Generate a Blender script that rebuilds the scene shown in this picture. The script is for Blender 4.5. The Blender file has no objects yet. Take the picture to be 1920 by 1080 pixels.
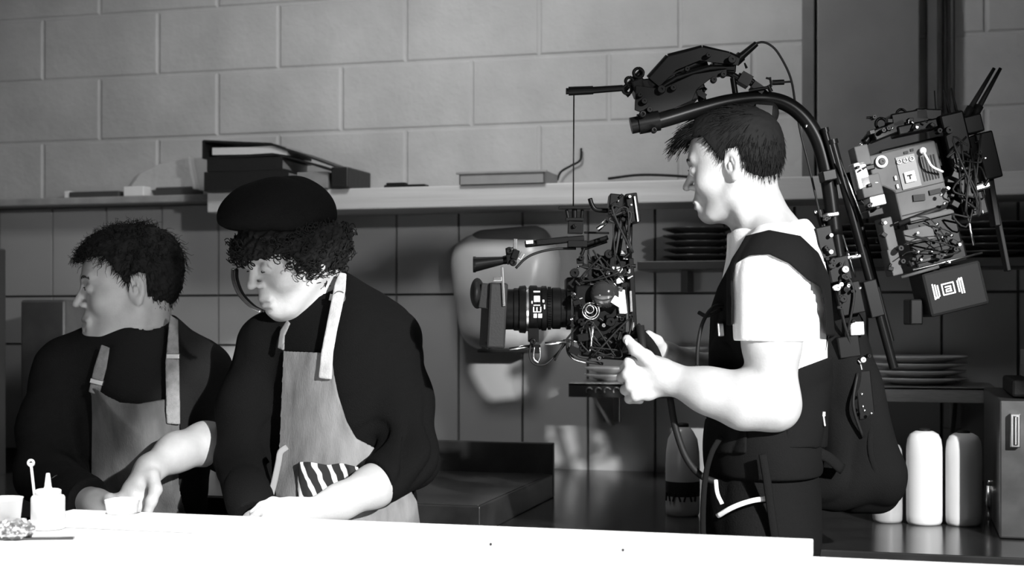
import bpy, math, random
import numpy as np
from mathutils import Vector

# ------------------------------------------------------------------ camera, world, lights, exposure
F = 2666.667; CH = 1.34; HOR = 600.0; YAW = math.radians(15.4)
CY, SY = math.cos(YAW), math.sin(YAW)
SC = bpy.context.scene
COL = SC.collection

def V(px, py, d):
    """point of the kitchen seen at pixel px,py at distance d along the lens axis"""
    x = (px - 960.0) / F * d
    return np.array([x * CY - d * SY, x * SY + d * CY, CH + (HOR - py) / F * d])
def K(px, py, Y):
    """point at pixel px,py on the plane y = Y (parallel to the back wall)"""
    u = (px - 960.0) / F
    return V(px, py, Y / (CY + u * SY))
def G(px, py, z):
    """point at pixel px,py on the horizontal plane of height z"""
    return V(px, py, (CH - z) * F / (py - HOR))
def CX(x, y, z):
    """lens-aligned metres to kitchen metres"""
    return np.array([x * CY - y * SY, x * SY + y * CY, z])
def PIX(P):
    x = P[..., 0] * CY + P[..., 1] * SY
    d = -P[..., 0] * SY + P[..., 1] * CY
    return 960 + F * x / d, HOR - (P[..., 2] - CH) * F / d, d

cam_d = bpy.data.cameras.new('camera'); cam = bpy.data.objects.new('camera', cam_d); COL.objects.link(cam)
cam.location = (0, 0, CH); cam.rotation_euler = (math.pi / 2, 0, YAW)
cam_d.lens = 50; cam_d.sensor_width = 36; cam_d.shift_y = 60 / 1920; cam_d.clip_start = 0.05
cam_d.dof.use_dof = True; cam_d.dof.focus_distance = 2.75; cam_d.dof.aperture_fstop = 5.0
SC.camera = cam
SC.view_settings.view_transform = 'Standard'; SC.view_settings.look = 'None'
SC.view_settings.gamma = 1; SC.view_settings.exposure = 0.0; SC.view_settings.use_curve_mapping = False
w = bpy.data.worlds.new('room_air'); SC.world = w; w.use_nodes = True
w.node_tree.nodes['Background'].inputs[0].default_value = (1, 1, 1, 1)
w.node_tree.nodes['Background'].inputs[1].default_value = 0.028

def light(name, kind, pos, target, energy, size=0.2, spot=None, blend=0.5, size_y=None):
    l = bpy.data.lights.new(name, kind); o = bpy.data.objects.new(name, l); COL.objects.link(o)
    p = Vector(pos); o.location = p
    o.rotation_euler = (Vector(target) - p).to_track_quat('-Z', 'Y').to_euler()
    l.energy = energy
    if kind == 'AREA':
        l.shape = 'RECTANGLE'; l.size = size; l.size_y = size_y or size
    else:
        l.shadow_soft_size = size
    if kind == 'SPOT':
        l.spot_size = math.radians(spot); l.spot_blend = blend
    return o
#LIGHTS
light('key_lamp', 'SPOT', CX(1.66, -0.5, 2.4), CX(1.66 - .355, -0.5 + .84, 2.4 - .42), 1250, 0.03, 28.2, 0.06)
light('side_lamp', 'SPOT', CX(1.5, -0.3, 2.35), CX(-0.6, 3.8, 1.2), 260, 0.08, 34, 0.5)
light('counter_fill', 'SPOT', CX(-0.62, 1.82, 2.8), CX(-0.62, 1.82, 1.0), 330, 0.08, 54, 0.12)  # unseen overhead spot added to whiten the counter, not a fitting of the pass
light('counter_fill', 'SPOT', CX(0.5, 1.5, 2.8), CX(0.5, 1.5, 1.0), 200, 0.08, 54, 0.12)  # second added spot, for the right half of the counter
light('low_fill', 'AREA', CX(-1.2, 0.6, 0.95), CX(-0.3, 4.2, 1.9), 9, 0.35)  # added fill from low left, throws the binder shadow upwards; not a window
light('upper_wall_fill', 'AREA', CX(-0.22, 3.15, 2.85), CX(-0.25, 4.3, 2.2), 22, 0.5)  # unseen area light added to brighten the middle of the upper wall
#ENDLIGHTS

# ------------------------------------------------------------------ materials
_m = {}
def mat(name, v, rough=0.6, metal=0.0, var=0.0, vs=20.0, bump=0.0, bs=60.0, trans=0.0, stretch=None, spec=None):
    if name in _m: return _m[name]
    m = bpy.data.materials.new(name); m.use_nodes = True
    nt = m.node_tree; b = nt.nodes['Principled BSDF']
    b.inputs['Base Color'].default_value = (v, v, v, 1)
    b.inputs['Roughness'].default_value = rough; b.inputs['Metallic'].default_value = metal
    if spec is not None: b.inputs['Specular IOR Level'].default_value = spec
    if trans: b.inputs['Transmission Weight'].default_value = trans
    tc = nt.nodes.new('ShaderNodeTexCoord'); src = tc.outputs['Object']
    if stretch:
        mp = nt.nodes.new('ShaderNodeMapping'); mp.inputs['Scale'].default_value = stretch
        nt.links.new(src, mp.inputs['Vector']); src = mp.outputs[0]
    if var:
        n = nt.nodes.new('ShaderNodeTexNoise'); n.inputs['Scale'].default_value = vs; n.inputs['Detail'].default_value = 6
        r = nt.nodes.new('ShaderNodeMapRange'); r.inputs[1].default_value = 0.3; r.inputs[2].default_value = 0.7
        r.inputs[3].default_value = max(0, v - var); r.inputs[4].default_value = v + var
        nt.links.new(src, n.inputs['Vector']); nt.links.new(n.outputs[0], r.inputs[0]); nt.links.new(r.outputs[0], b.inputs['Base Color'])
    if bump:
        n = nt.nodes.new('ShaderNodeTexNoise'); n.inputs['Scale'].default_value = bs; n.inputs['Detail'].default_value = 5
        bp = nt.nodes.new('ShaderNodeBump'); bp.inputs['Strength'].default_value = bump; bp.inputs['Distance'].default_value = 0.004
        nt.links.new(src, n.inputs['Vector']); nt.links.new(n.outputs[0], bp.inputs['Height']); nt.links.new(bp.outputs[0], b.inputs['Normal'])
    _m[name] = m
    return m
BLACK = mat('black_anodised_metal', 0.004, 0.36, 0.0, spec=0.09)
MATTE = mat('matte_black_plastic', 0.008, 0.6, bump=0.1, bs=300, spec=.2)
NYLON = mat('black_webbing', 0.007, 0.9, bump=0.4, bs=900, stretch=(1, 1, .4), spec=.06)
CHROME = mat('bright_metal', 0.75, 0.22, 1.0)
STEEL = mat('brushed_steel', 0.42, 0.38, 1.0, var=0.06, vs=30, bump=0.1, bs=80, stretch=(1, 1, 14))
WHITEP = mat('white_plastic', 0.8, 0.35, var=0.03, vs=8)
SKIN = mat('skin', 0.37, 0.5, var=0.035, vs=28, bump=0.12, bs=260)

# ------------------------------------------------------------------ objects
_org = {}
def thing(name, label, cat, loc, group=None):
    o = bpy.data.objects.new(name, None); COL.objects.link(o); o.location = [float(v) for v in loc]
    o.empty_display_size = 0.05
    o['label'] = label; o['category'] = cat
    if group: o['group'] = group
    _org[o.name] = np.array(loc, float)
    return o
def emit(name, verts, faces, m, parent=None, loc=None, smooth=True, bevel=0.0, label=None, cat=None, group=None, kind=None, auto=None):
    """link world-space geometry as one mesh object"""
    verts = np.asarray(verts, float)
    if parent is not None: org = _org[parent.name]
    elif loc is not None: org = np.array(loc, float)
    else:
        lo, hi = verts.min(0), verts.max(0); org = np.array([(lo[0] + hi[0]) / 2, (lo[1] + hi[1]) / 2, lo[2]])
    me = bpy.data.meshes.new(name); me.from_pydata((verts - org).tolist(), [], faces if isinstance(faces, list) else faces.tolist())
    me.validate()
    for mm in (m if isinstance(m, (list, tuple)) else [m]): me.materials.append(mm)
    o = bpy.data.objects.new(name, me); COL.objects.link(o)
    if parent is not None: o.parent = parent
    else: o.location = org.tolist()
    _org[o.name] = org
    if smooth: me.polygons.foreach_set('use_smooth', [True] * len(me.polygons))
    if auto:
        sharp_edges(me, auto)
    if bevel:
        b = o.modifiers.new('bevel', 'BEVEL'); b.width = bevel; b.segments = 2; b.limit_method = 'ANGLE'; b.angle_limit = math.radians(40)
        b.harden_normals = False
    if label: o['label'] = label
    if cat: o['category'] = cat
    if group: o['group'] = group
    if kind: o['kind'] = kind
    return o
def sharp_edges(me, deg):
    import bmesh
    bm = bmesh.new(); bm.from_mesh(me)
    for e in bm.edges:
        if len(e.link_faces) == 2 and e.calc_face_angle(0) > math.radians(deg): e.smooth = False
    bm.to_mesh(me); bm.free()

def unit(v):
    v = np.asarray(v, float); return v / (np.linalg.norm(v) + 1e-12)
RIGHT = np.array([CY, SY, 0.0]); FWD = np.array([-SY, CY, 0.0]); UP = np.array([0, 0, 1.0])
def frame(fwd, up=(0, 0, 1)):
    f = unit(fwd); l = unit(np.cross(up, f)); u = np.cross(f, l)
    return np.array([f, l, u])          # rows: local x (forward), y (left), z (up)
class MB:
    def __init__(s): s.v = []; s.f = []; s.mi = []; s.n = 0
    def add(s, v, f, mi=0):
        v = np.asarray(v, float); s.v.append(v); s.f += [tuple(int(i) + s.n for i in q) for q in f]; s.mi += [mi] * len(f); s.n += len(v)
        return s
    def box(s, c, size, A=None, mi=0, taper=1.0):
        """A: rows are the box's own axes"""
        A = np.eye(3) if A is None else np.asarray(A)
        h = np.array(size) / 2.0
        v = []
        for z in (-1, 1):
            t = taper if z > 0 else 1.0
            for x, y in ((-1, -1), (1, -1), (1, 1), (-1, 1)):
                v.append(np.array(c) + A.T @ (np.array([x * t, y * t, z]) * h))
        return s.add(v, [(3, 2, 1, 0), (4, 5, 6, 7), (0, 1, 5, 4), (1, 2, 6, 5), (2, 3, 7, 6), (3, 0, 4, 7)], mi)
    def tube(s, pts, r, n=10, mi=0, flat=1.0, fn=None):
        pts = [np.asarray(p, float) for p in pts]; m = len(pts)
        r = [r] * m if np.isscalar(r) else list(r)
        v = []; ref = None
        for i in range(m):
            t = unit(pts[min(i + 1, m - 1)] - pts[max(i - 1, 0)])
            if ref is None:
                ref = np.array(fn) if fn is not None else (np.array([0, 0, 1.0]) if abs(t[2]) < .9 else np.array([1.0, 0, 0]))
            a = ref - t * ref.dot(t)
            a = unit(a); b = np.cross(t, a); ref = a
            for k in range(n):
                w = 2 * math.pi * k / n
                v.append(pts[i] + r[i] * (math.cos(w) * a * flat + math.sin(w) * b))
        f = [(i * n + k, i * n + (k + 1) % n, (i + 1) * n + (k + 1) % n, (i + 1) * n + k) for i in range(m - 1) for k in range(n)]
        f += [tuple(range(n - 1, -1, -1)), tuple((m - 1) * n + k for k in range(n))]
        return s.add(v, f, mi)
    def cyl(s, a, b, ra, rb=None, n=20, mi=0): return s.tube([a, b], [ra, ra if rb is None else rb], n, mi)
    def lathe(s, base, axis, prof, n=28, mi=0, sx=1.0):
        """prof: (radius, distance along axis)"""
        ax = unit(axis); ref = np.array([0, 0, 1.0]) if abs(ax[2]) < .9 else RIGHT
        a = unit(ref - ax * ref.dot(ax)); b = np.cross(ax, a)
        v = []
        for r, h in prof:
            for k in range(n):
                w = 2 * math.pi * k / n
                v.append(np.array(base) + ax * h + max(r, 1e-5) * (math.cos(w) * a * sx + math.sin(w) * b))
        m = len(prof)
        f = [(i * n + k, i * n + (k + 1) % n, (i + 1) * n + (k + 1) % n, (i + 1) * n + k) for i in range(m - 1) for k in range(n)]
        f += [tuple(range(n - 1, -1, -1)), tuple((m - 1) * n + k for k in range(n))]
        return s.add(v, f, mi)
    def ball(s, c, r, n=16, mi=0, A=None):
        r = np.array([r, r, r] if np.isscalar(r) else r, float); A = np.eye(3) if A is None else A
        v = []; m = n // 2
        for i in range(m + 1):
            th = math.pi * i / m
            for k in range(n):
                w = 2 * math.pi * k / n
                v.append(np.array(c) + A.T @ (r * np.array([math.sin(th) * math.cos(w), math.sin(th) * math.sin(w), math.cos(th)])))
        f = [(i * n + k, (i + 1) * n + k, (i + 1) * n + (k + 1) % n, i * n + (k + 1) % n) for i in range(m) for k in range(n)]
        return s.add(v, f, mi)
    def torus(s, c, R, r, axis, n=28, m=8, mi=0, a0=0, a1=2 * math.pi, ref=None):
        ax = unit(axis); ref = (np.array([0, 0, 1.0]) if abs(ax[2]) < .9 else RIGHT) if ref is None else np.array(ref)
        a = unit(ref - ax * ref.dot(ax)); b = np.cross(ax, a)
        full = abs(a1 - a0 - 2 * math.pi) < 1e-6
        P = [np.array(c) + R * (math.cos(w) * a + math.sin(w) * b) for w in np.linspace(a0, a1, n + (1 if full else 0))]
        return s.tube(P, r, m, mi)
    def prism(s, poly, depth, mi=0):
        """poly: list of world points (planar loop), depth: vector"""
        P = np.array(poly); n = len(P); D = np.array(depth)
        f = [tuple(range(n)), tuple(range(2 * n - 1, n - 1, -1))] + [((i + 1) % n, i, n + i, n + (i + 1) % n) for i in range(n)]
        return s.add(np.vstack([P, P + D]), f, mi)
    def build(s, name, m, parent=None, **kw):
        o = emit(name, np.vstack(s.v), s.f, m, parent, **kw)
        if isinstance(m, (list, tuple)) and len(o.data.polygons) == len(s.mi): o.data.polygons.foreach_set('material_index', s.mi)
        return o
def spline(pts, n=8):
    """Catmull-Rom through px,py,d (or world) points"""
    P = [np.asarray(p, float) for p in pts]; P = [2 * P[0] - P[1]] + P + [2 * P[-1] - P[-2]]
    out = []
    for i in range(1, len(P) - 2):
        for k in range(n):
            t = k / n
            out.append(0.5 * ((2 * P[i]) + (-P[i - 1] + P[i + 1]) * t + (2 * P[i - 1] - 5 * P[i] + 4 * P[i + 1] - P[i + 2]) * t * t + (-P[i - 1] + 3 * P[i] - 3 * P[i + 1] + P[i + 2]) * t ** 3))
    out.append(P[-2]); return out
def pts(seq): return [V(*p) for p in seq]
def copy_tree(o, loc, label=None, group=None):
    c = o.copy(); COL.objects.link(c); c.location = [float(v) for v in loc]
    if label: c['label'] = label
    if group: c['group'] = group
    _org[c.name] = np.array(loc, float)
    def rec(a, b):
        for ch in [x for x in COL.objects if x.parent == a]:
            d = ch.copy(); COL.objects.link(d); d.parent = b; rec(ch, d)
    rec(o, c)
    return c

# ------------------------------------------------------------------ signed-distance modelling of soft shapes
def cap(a, b, ra, rb=None, flat=None):
    a = np.array(a, np.float32); b = np.array(b, np.float32); rb = ra if rb is None else rb
    ab = b - a; L = float(ab.dot(ab)) + 1e-9
    def f(P):
        q = P - a; t = np.clip(q @ ab / L, 0, 1)
        q = q - t[:, None] * ab
        if flat is not None:
            n, s = flat; dn = q @ n; q = q + (dn * (1 / s - 1))[:, None] * n
            return (np.sqrt((q * q).sum(1)) - (ra + t * (rb - ra))) * min(1.0, (s + 1) / 2)
        return np.sqrt((q * q).sum(1)) - (ra + t * (rb - ra))
    return f
def ell(c, r, A=None):
    c = np.array(c, np.float32); r = np.array(r, np.float32); A = None if A is None else np.array(A, np.float32)
    def f(P):
        q = P - c
        if A is not None: q = q @ A.T
        k0 = np.sqrt(((q / r) ** 2).sum(1)); k1 = np.sqrt(((q / r ** 2) ** 2).sum(1)) + 1e-9
        return k0 * (k0 - 1) / k1
    return f
def plane(p, n):
    """keeps the side n points away from"""
    p = np.array(p, np.float32); n = np.array(unit(n), np.float32)
    return lambda P: (P - p) @ n
def poly_px(poly):
    """2-D signed distance (metres) to an outline given in pixels, swept along the line of sight"""
    Q = np.array(poly, np.float32)
    def f(P):
        x, y, d = PIX(P); p = np.stack([x, y], 1)
        n = len(Q); best = np.full(len(P), 1e9, np.float32); ins = np.zeros(len(P), bool)
        for i in range(n):
            a = Q[i]; b = Q[(i + 1) % n]; e = b - a; w_ = p - a
            t = np.clip((w_ @ e) / (e @ e + 1e-9), 0, 1); q = w_ - t[:, None] * e
            best = np.minimum(best, (q * q).sum(1))
            c = (a[1] > p[:, 1]) != (b[1] > p[:, 1])
            xi = (b[0] - a[0]) * (p[:, 1] - a[1]) / (b[1] - a[1] + 1e-9) + a[0]
            ins ^= c & (p[:, 0] < xi)
        return np.sqrt(best) * d / F * np.where(ins, -1, 1)
    return f
class SDF:
    def __init__(s, M=None, c=None): s.ops = []; s.disp = None
    def u(s, f, k=0.02): s.ops.append((f, k, 'u')); return s
    def cut(s, f, k=0.005): s.ops.append((f, k, 's')); return s
    def keep(s, f, k=0.004): s.ops.append((f, k, 'i')); return s
    def __call__(s, P):
        d = None
        for f, k, op in s.ops:
            e = f(P)
            if op == 's': e = -e
            if d is None: d = e; continue
            if op == 'u': h = np.maximum(k - np.abs(d - e), 0) / k; d = np.minimum(d, e) - h * h * k * .25
            else: h = np.maximum(k - np.abs(d - e), 0) / k; d = np.maximum(d, e) + h * h * k * .25
        return d
def nets(fn, lo, hi, h, margin=1.7):
    """surface nets over the sparse blocks that touch the surface"""
    B = 8; lo = np.array(lo, float); hi = np.array(hi, float)
    nb = np.ceil((hi - lo) / (h * B)).astype(int) + 1
    I = np.stack(np.meshgrid(*[np.arange(n) for n in nb], indexing='ij'), -1).reshape(-1, 3)
    cen = (lo + (I + .5) * B * h).astype(np.float32)
    d = np.concatenate([fn(cen[i:i + 200000]) for i in range(0, len(cen), 200000)])
    keep = I[np.abs(d) < B * h * .87 * margin]
    g = np.stack(np.meshgrid(*[np.arange(B + 1)] * 3, indexing='ij'), -1).reshape(-1, 3)
    N = (nb * B + 2).astype(np.int64)
    keys = []; vs = []; quads = []
    def key(c): return (c[..., 0].astype(np.int64) * N[1] + c[..., 1]) * N[2] + c[..., 2]
    edges = [(0, 1, 0), (0, 2, 1), (0, 4, 2)]
    for s in range(0, len(keep), 200):
        kb = keep[s:s + 200]; m = len(kb)
        C = (kb[:, None, :] * B + g[None]).reshape(-1, 3)
        D = fn((lo + C * h).astype(np.float32)).reshape(m, B + 1, B + 1, B + 1)
        X = [D[:, i:B + i, j:B + j, k:B + k] for i in (0, 1) for j in (0, 1) for k in (0, 1)]   # index i*4+j*2+k
        inn = [x < 0 for x in X]; cnt = sum(i.astype(np.int8) for i in inn)
        act = (cnt > 0) & (cnt < 8)
        if not act.any(): continue
        ii = np.argwhere(act); cell = kb[ii[:, 0]] * B + ii[:, 1:]
        vals = np.stack([x[act] for x in X], 1)
        acc = np.zeros((len(ii), 3)); n = np.zeros(len(ii))
        off = np.array([[i, j, k] for i in (0, 1) for j in (0, 1) for k in (0, 1)], float)
        for a in range(8):
            for b in range(a + 1, 8):
                if bin(a ^ b).count('1') != 1: continue
                sa, sb = vals[:, a], vals[:, b]; c = (sa < 0) != (sb < 0)
                t = np.where(c, sa / np.where(c, sa - sb, 1), 0)
                acc += np.where(c[:, None], off[a] + t[:, None] * (off[b] - off[a]), 0); n += c
        vs.append(lo + (cell + acc / n[:, None]) * h); keys.append(key(cell))
        for ax, bidx in ((0, 4), (1, 2), (2, 1)):
            sa, sb = vals[:, 0] < 0, vals[:, bidx] < 0
            for flip, sel in ((False, sa & ~sb), (True, ~sa & sb)):
                c = cell[sel]
                if not len(c): continue
                e1 = np.eye(3, dtype=int)[(ax + 1) % 3]; e2 = np.eye(3, dtype=int)[(ax + 2) % 3]
                q = np.stack([key(c), key(c - e1), key(c - e1 - e2), key(c - e2)], 1)
                quads.append(q[:, ::-1] if flip else q)
    keys = np.concatenate(keys); vs = np.concatenate(vs)
    o = np.argsort(keys); keys = keys[o]; vs = vs[o]
    q = np.concatenate(quads); idx = np.searchsorted(keys, q); idx = np.minimum(idx, len(keys) - 1)
    ok = (keys[idx] == q).all(1)
    return vs, idx[ok]
def bounds(points, pad):
    P = np.array(points); return P.min(0) - pad, P.max(0) + pad
def wav(P, sc, seed=0):
    """cheap smooth 3-D noise in -1..1"""
    r = np.random.RandomState(seed); o = 0
    for i in range(5):
        k = r.normal(size=3); k /= np.linalg.norm(k); k2 = r.normal(size=3)
        o = o + np.sin((P @ (k * sc * (1 + .35 * i)).astype(np.float32)) + r.rand() * 6.28 + 1.3 * np.sin(P @ (k2 * sc * .5).astype(np.float32)))
    return o / 5
# ------------------------------------------------------------------ the setting
YW = 4.242; rnd = random.Random(4)
WALLP = mat('painted_blockwork', 0.40, 0.75, var=0.045, vs=5, bump=0.55, bs=45)
TILE = mat('glazed_tile', 0.36, 0.26, var=0.02, vs=2.5, bump=0.04, bs=14)
GROUT = mat('dark_grout', 0.12, 0.9, var=0.03, vs=30)
X0, X1 = -3.3, 2.2; ZT = 1.72; ZC = 2.95
mb = MB().box(((X0 + X1) / 2, YW + .10, ZC / 2), (X1 - X0, .18, ZC))
mb.build('wall_back', GROUT, kind='structure', smooth=False)
def pad(mb, x0, x1, z0, z1, y, t, ch, wob=0):
    """a tile or block face with chamfered edges, front towards -y"""
    a = [rnd.uniform(-wob, wob) for _ in range(4)]
    v = [(x0, y, z0), (x1, y, z0), (x1, y, z1), (x0, y, z1)]
    v += [(x0 + ch, y - t + a[0], z0 + ch), (x1 - ch, y - t + a[1], z0 + ch), (x1 - ch, y - t + a[2], z1 - ch), (x0 + ch, y - t + a[3], z1 - ch)]
    mb.add(v, [(4, 5, 6, 7), (0, 1, 5, 4), (1, 2, 6, 5), (2, 3, 7, 6), (3, 0, 4, 7)])
mb = MB(); mb.box(((X0 + X1) / 2, YW + .006, (ZT + ZC) / 2), (X1 - X0, .012, ZC - ZT))
for r in range(-2, 6):
    z0 = 1.942 + .2105 * r; z1 = z0 + .2105
    if z1 < ZT: continue
    z0 = max(z0, ZT); off = 0 if r % 2 == 0 else .2175
    x = -1.733 + off - .435 * 5
    while x < X1:
        pad(mb, x + .003, x + .432, z0 + .003, min(z1 - .003, ZC), YW, .0045, .006, .0006); x += .435
mb.build('wall_block', WALLP, kind='structure', smooth=False)
mb = MB(); x = -1.338 - .206 * 9
while x < X1:
    for z0, z1 in (((1.42, ZT), (1.258, 1.42), (.9, 1.258)) if x < -2.0 else ((1.42, ZT), (.88, 1.42))):
        pad(mb, x + .002, x + .204, z0 + .002, z1 - .002, YW, .012, .002, .0004)
    x += .206
mb.build('wall_tile', TILE, kind='structure', smooth=False)
FLOOR = mat('quarry_floor', 0.12, 0.5, var=0.03, vs=4, bump=.1, bs=30)
MB().box((-.5, 1.6, -.05), (7.0, 5.6, .1)).build('floor', FLOOR, kind='structure', smooth=False)
MB().box((-.5, 1.6, ZC + .05), (7.0, 5.6, .1)).build('ceiling', mat('ceiling_paint', 0.25, 0.9), kind='structure', smooth=False)
SIDE = mat('side_wall_paint', 0.18, 0.8, var=.02, vs=4)
MB().box((X0 - .1, 1.6, ZC / 2), (.2, 5.6, ZC)).build('wall_left', SIDE, kind='structure', smooth=False)
MB().box((X1 + .1, 1.6, ZC / 2), (.2, 5.6, ZC)).build('wall_right', SIDE, kind='structure', smooth=False)
# boxed-in column and its trims right of the block wall
COLM = mat('column_paint', 0.15, 0.6, var=0.02, vs=6, bump=.12, bs=30)
def xw(px, Y): return K(px, 300, Y)[0]
YC = YW - .10
mb = MB().box(((xw(1532, YC) + xw(1724, YC)) / 2, YC + .05, (1.74 + ZC) / 2), (xw(1724, YC) - xw(1532, YC), .10, ZC - 1.74))
mb.build('wall_column', COLM, kind='structure', smooth=False, bevel=.004)
mb = MB().box(((xw(1502, YC) + xw(1526, YC)) / 2, YW - .04, (1.74 + ZC) / 2), (xw(1526, YC) - xw(1502, YC), .06, ZC - 1.74))
mb.box(((xw(1735, YC) + xw(1762, YC)) / 2, YW - .04, (1.74 + ZC) / 2), (.030, .06, ZC - 1.74))
mb.box(((xw(1790, YC))), (.012, .03, ZC - 1.74)) if False else None
mb.build('trim_1', mat('dark_trim_paint', 0.10, 0.5, var=.02, vs=8), kind='structure', smooth=False, bevel=.003)
mb = MB(); 
for px in (1772, 1786):
    p = K(px, 100, YW - .03); mb.cyl((p[0], p[1], 1.75), (p[0], p[1], ZC), .007, n=10)
mb.build('trim_2', mat('dark_pipe_paint', 0.07, 0.5), kind='structure')
# ledge on top of the tiles, left
xl = xw(388, YW - .12)
MB().box(((X0 + xl) / 2, YW - .055, ZT + .012), (xl - X0, .11, .024)).build('trim_3', mat('ledge_paint', 0.30, .6, var=.06, vs=14, bump=.3), kind='structure', smooth=False, bevel=.004)
# long wooden wall shelf
YS = YW - .25; xa, xb = xw(388, YS), X1 - .02
WOOD = mat('pale_painted_wood', 0.50, 0.6, var=0.07, vs=9, bump=.35, bs=20, stretch=(.15, 1, 3))
MB().box(((xa + xb) / 2, YW - .125 - .005, 1.704), (xb - xa, .24, .064)).build('wall_shelf', WOOD, smooth=False, bevel=.004,
    label='long pale wooden shelf fixed across the block wall above the tiles', cat='shelf')
ZS = 1.736
def on_shelf(px, Y=4.10): p = K(px, 340, Y); return np.array([p[0], Y, ZS])
# ring binders: two closed, and one open lying over them
BINDER = mat('black_binder_vinyl', 0.012, 0.45, bump=.2, bs=60); PAPER = mat('binder_paper', 0.55, 0.8, var=.05, vs=60, stretch=(1, 1, 30))
def xat(px, Y=4.06): return K(px, 300, Y)[0]
b0, b1 = xat(411), xat(566)
for i, (z0, z1, lab) in enumerate(((ZS, ZS + .058, 'thick closed black ring binder lying flat on the long shelf, bottom of the stack'),
                                   (ZS + .059, ZS + .098, 'closed black ring binder lying second from the bottom in the stack on the shelf'))):
    bx0, bx1 = b0 + .01 * i, b1 - .02 * i
    t = thing('ring_binder', lab, 'binder', ((bx0 + bx1) / 2, 4.07, z0), 'binders stacked on the shelf')
    m = MB()
    m.box(((bx0 + bx1) / 2, 4.07, z0 + .002), (bx1 - bx0, .22, .004)); m.box(((bx0 + bx1) / 2, 4.07, z1 - .002), (bx1 - bx0, .22, .004))
    m.box((bx0 + .002, 4.07, (z0 + z1) / 2), (.004, .22, z1 - z0)); m.box(((bx0 + bx1) / 2, 3.962, (z0 + z1) / 2), (bx1 - bx0, .003, z1 - z0 - .006)); m.build('cover', BINDER, t, smooth=False)
    MB().box(((bx0 + bx1) / 2 - .003, 4.075, (z0 + z1) / 2), (bx1 - bx0 - .02, .205, z1 - z0 - .010)).build('paper', PAPER, t, smooth=False)
t = thing('ring_binder', 'black ring binder with pages showing, its cover sagging over the end of the stack', 'binder', (b0 + .15, 4.07, ZS + .099), 'binders stacked on the shelf')
def sheet(P, y0, y1, th):
    m = MB(); n = len(P); v = []
    for (x, z) in P: v += [(x, y0, z), (x, y1, z), (x, y1, z + th), (x, y0, z + th)]
    f = [(0, 1, 2, 3), (4 * n - 4, 4 * n - 1, 4 * n - 2, 4 * n - 3)]
    for i in range(n - 1):
        for k in range(4): f.append((4 * i + k, 4 * i + 4 + k, 4 * i + 4 + (k + 1) % 4, 4 * i + (k + 1) % 4))
    return m.add(v, f)
x2 = xat(660)
c1 = sheet([(b0 - .005, ZS + .152), (b0 + .13, ZS + .142), (b0 + .22, ZS + .136), (b0 + .30, ZS + .108), (x2 - .02, ZS + .062)], 3.965, 4.17, .006)
sheet_low = sheet([(b0, ZS + .099), (b0 + .15, ZS + .101), (b0 + .24, ZS + .103), (b0 + .31, ZS + .085), (x2 - .03, ZS + .05)], 3.965, 4.17, .005)
c1.add(np.vstack(sheet_low.v), sheet_low.f); c1.box((b0 - .006, 4.067, ZS + .128), (.006, .205, .056))
c1.build('cover', BINDER, t, smooth=False)
sheet([(b0 + .02, ZS + .112), (b0 + .14, ZS + .110), (b0 + .22, ZS + .112), (b0 + .27, ZS + .104)], 3.975, 4.16, .022).build('paper', PAPER, t, smooth=False)
MB().box((x2 - .005, 4.067, ZS + .032), (.055, .19, .062)).build('spine', BINDER, t, smooth=False, bevel=.004)
px_ = xat(605); MB().box((px_, 4.07, ZS + .026), (.10, .18, .050)).build('card_box', mat('grey_card', .22, .7, var=.03), None, smooth=False, bevel=.002,
    label='small grey card box on the shelf tucked beneath the sagging binder cover', cat='box')
# small things further along the shelf
p = on_shelf(762, 4.05)
m = MB().box(p + (0, 0, .006), (.13, .04, .010)); m.box(p + (-.03, 0, .014), (.06, .03, .008)); m.build('hand_tool', MATTE, smooth=False, bevel=.002,
    label='small flat dark tool lying on the shelf between the binders and the grey tray', cat='tool')
p = on_shelf(954, 4.06)
m = MB(); L, Wd, Hh = .265, .16, .038
m.box(p + (0, 0, .003), (L - .02, Wd - .02, .006)); 
for sx in (-1, 1): m.box(p + (sx * (L / 2 - .006), 0, Hh / 2), (.006, Wd, Hh))
for sy in (-1, 1): m.box(p + (0, sy * (Wd / 2 - .003), Hh / 2), (L - .006, .006, Hh))
m.box(p + (0, -Wd / 2 - .003, Hh - .004), (L + .01, .006, .008))
m.build('plastic_tray', mat('grey_tray_plastic', .27, .5, var=.02), smooth=False, bevel=.002, label='shallow grey plastic tray on the shelf right of the binders', cat='tray')
c = spline([K(1045, 338, YW - .04), K(1052, 322, YW - .03), K(1072, 310, YW - .02), K(1088, 300, YW - .02), K(1090, 278, YW - .016)], 6)
MB().tube(c, .0035, 8).build('loose_cable', MATTE, label='short thin dark cable curling up the block wall from the shelf', cat='cable')
c = spline([K(1140, 335, YW - .05), K(1200, 328, YW - .05), K(1270, 330, YW - .05), K(1330, 336, YW - .05)], 6)
MB().tube(c, .004, 8).build('black_cord', MATTE, label='thin dark cord lying along the back of the shelf behind the camera operator', cat='cord')
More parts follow.
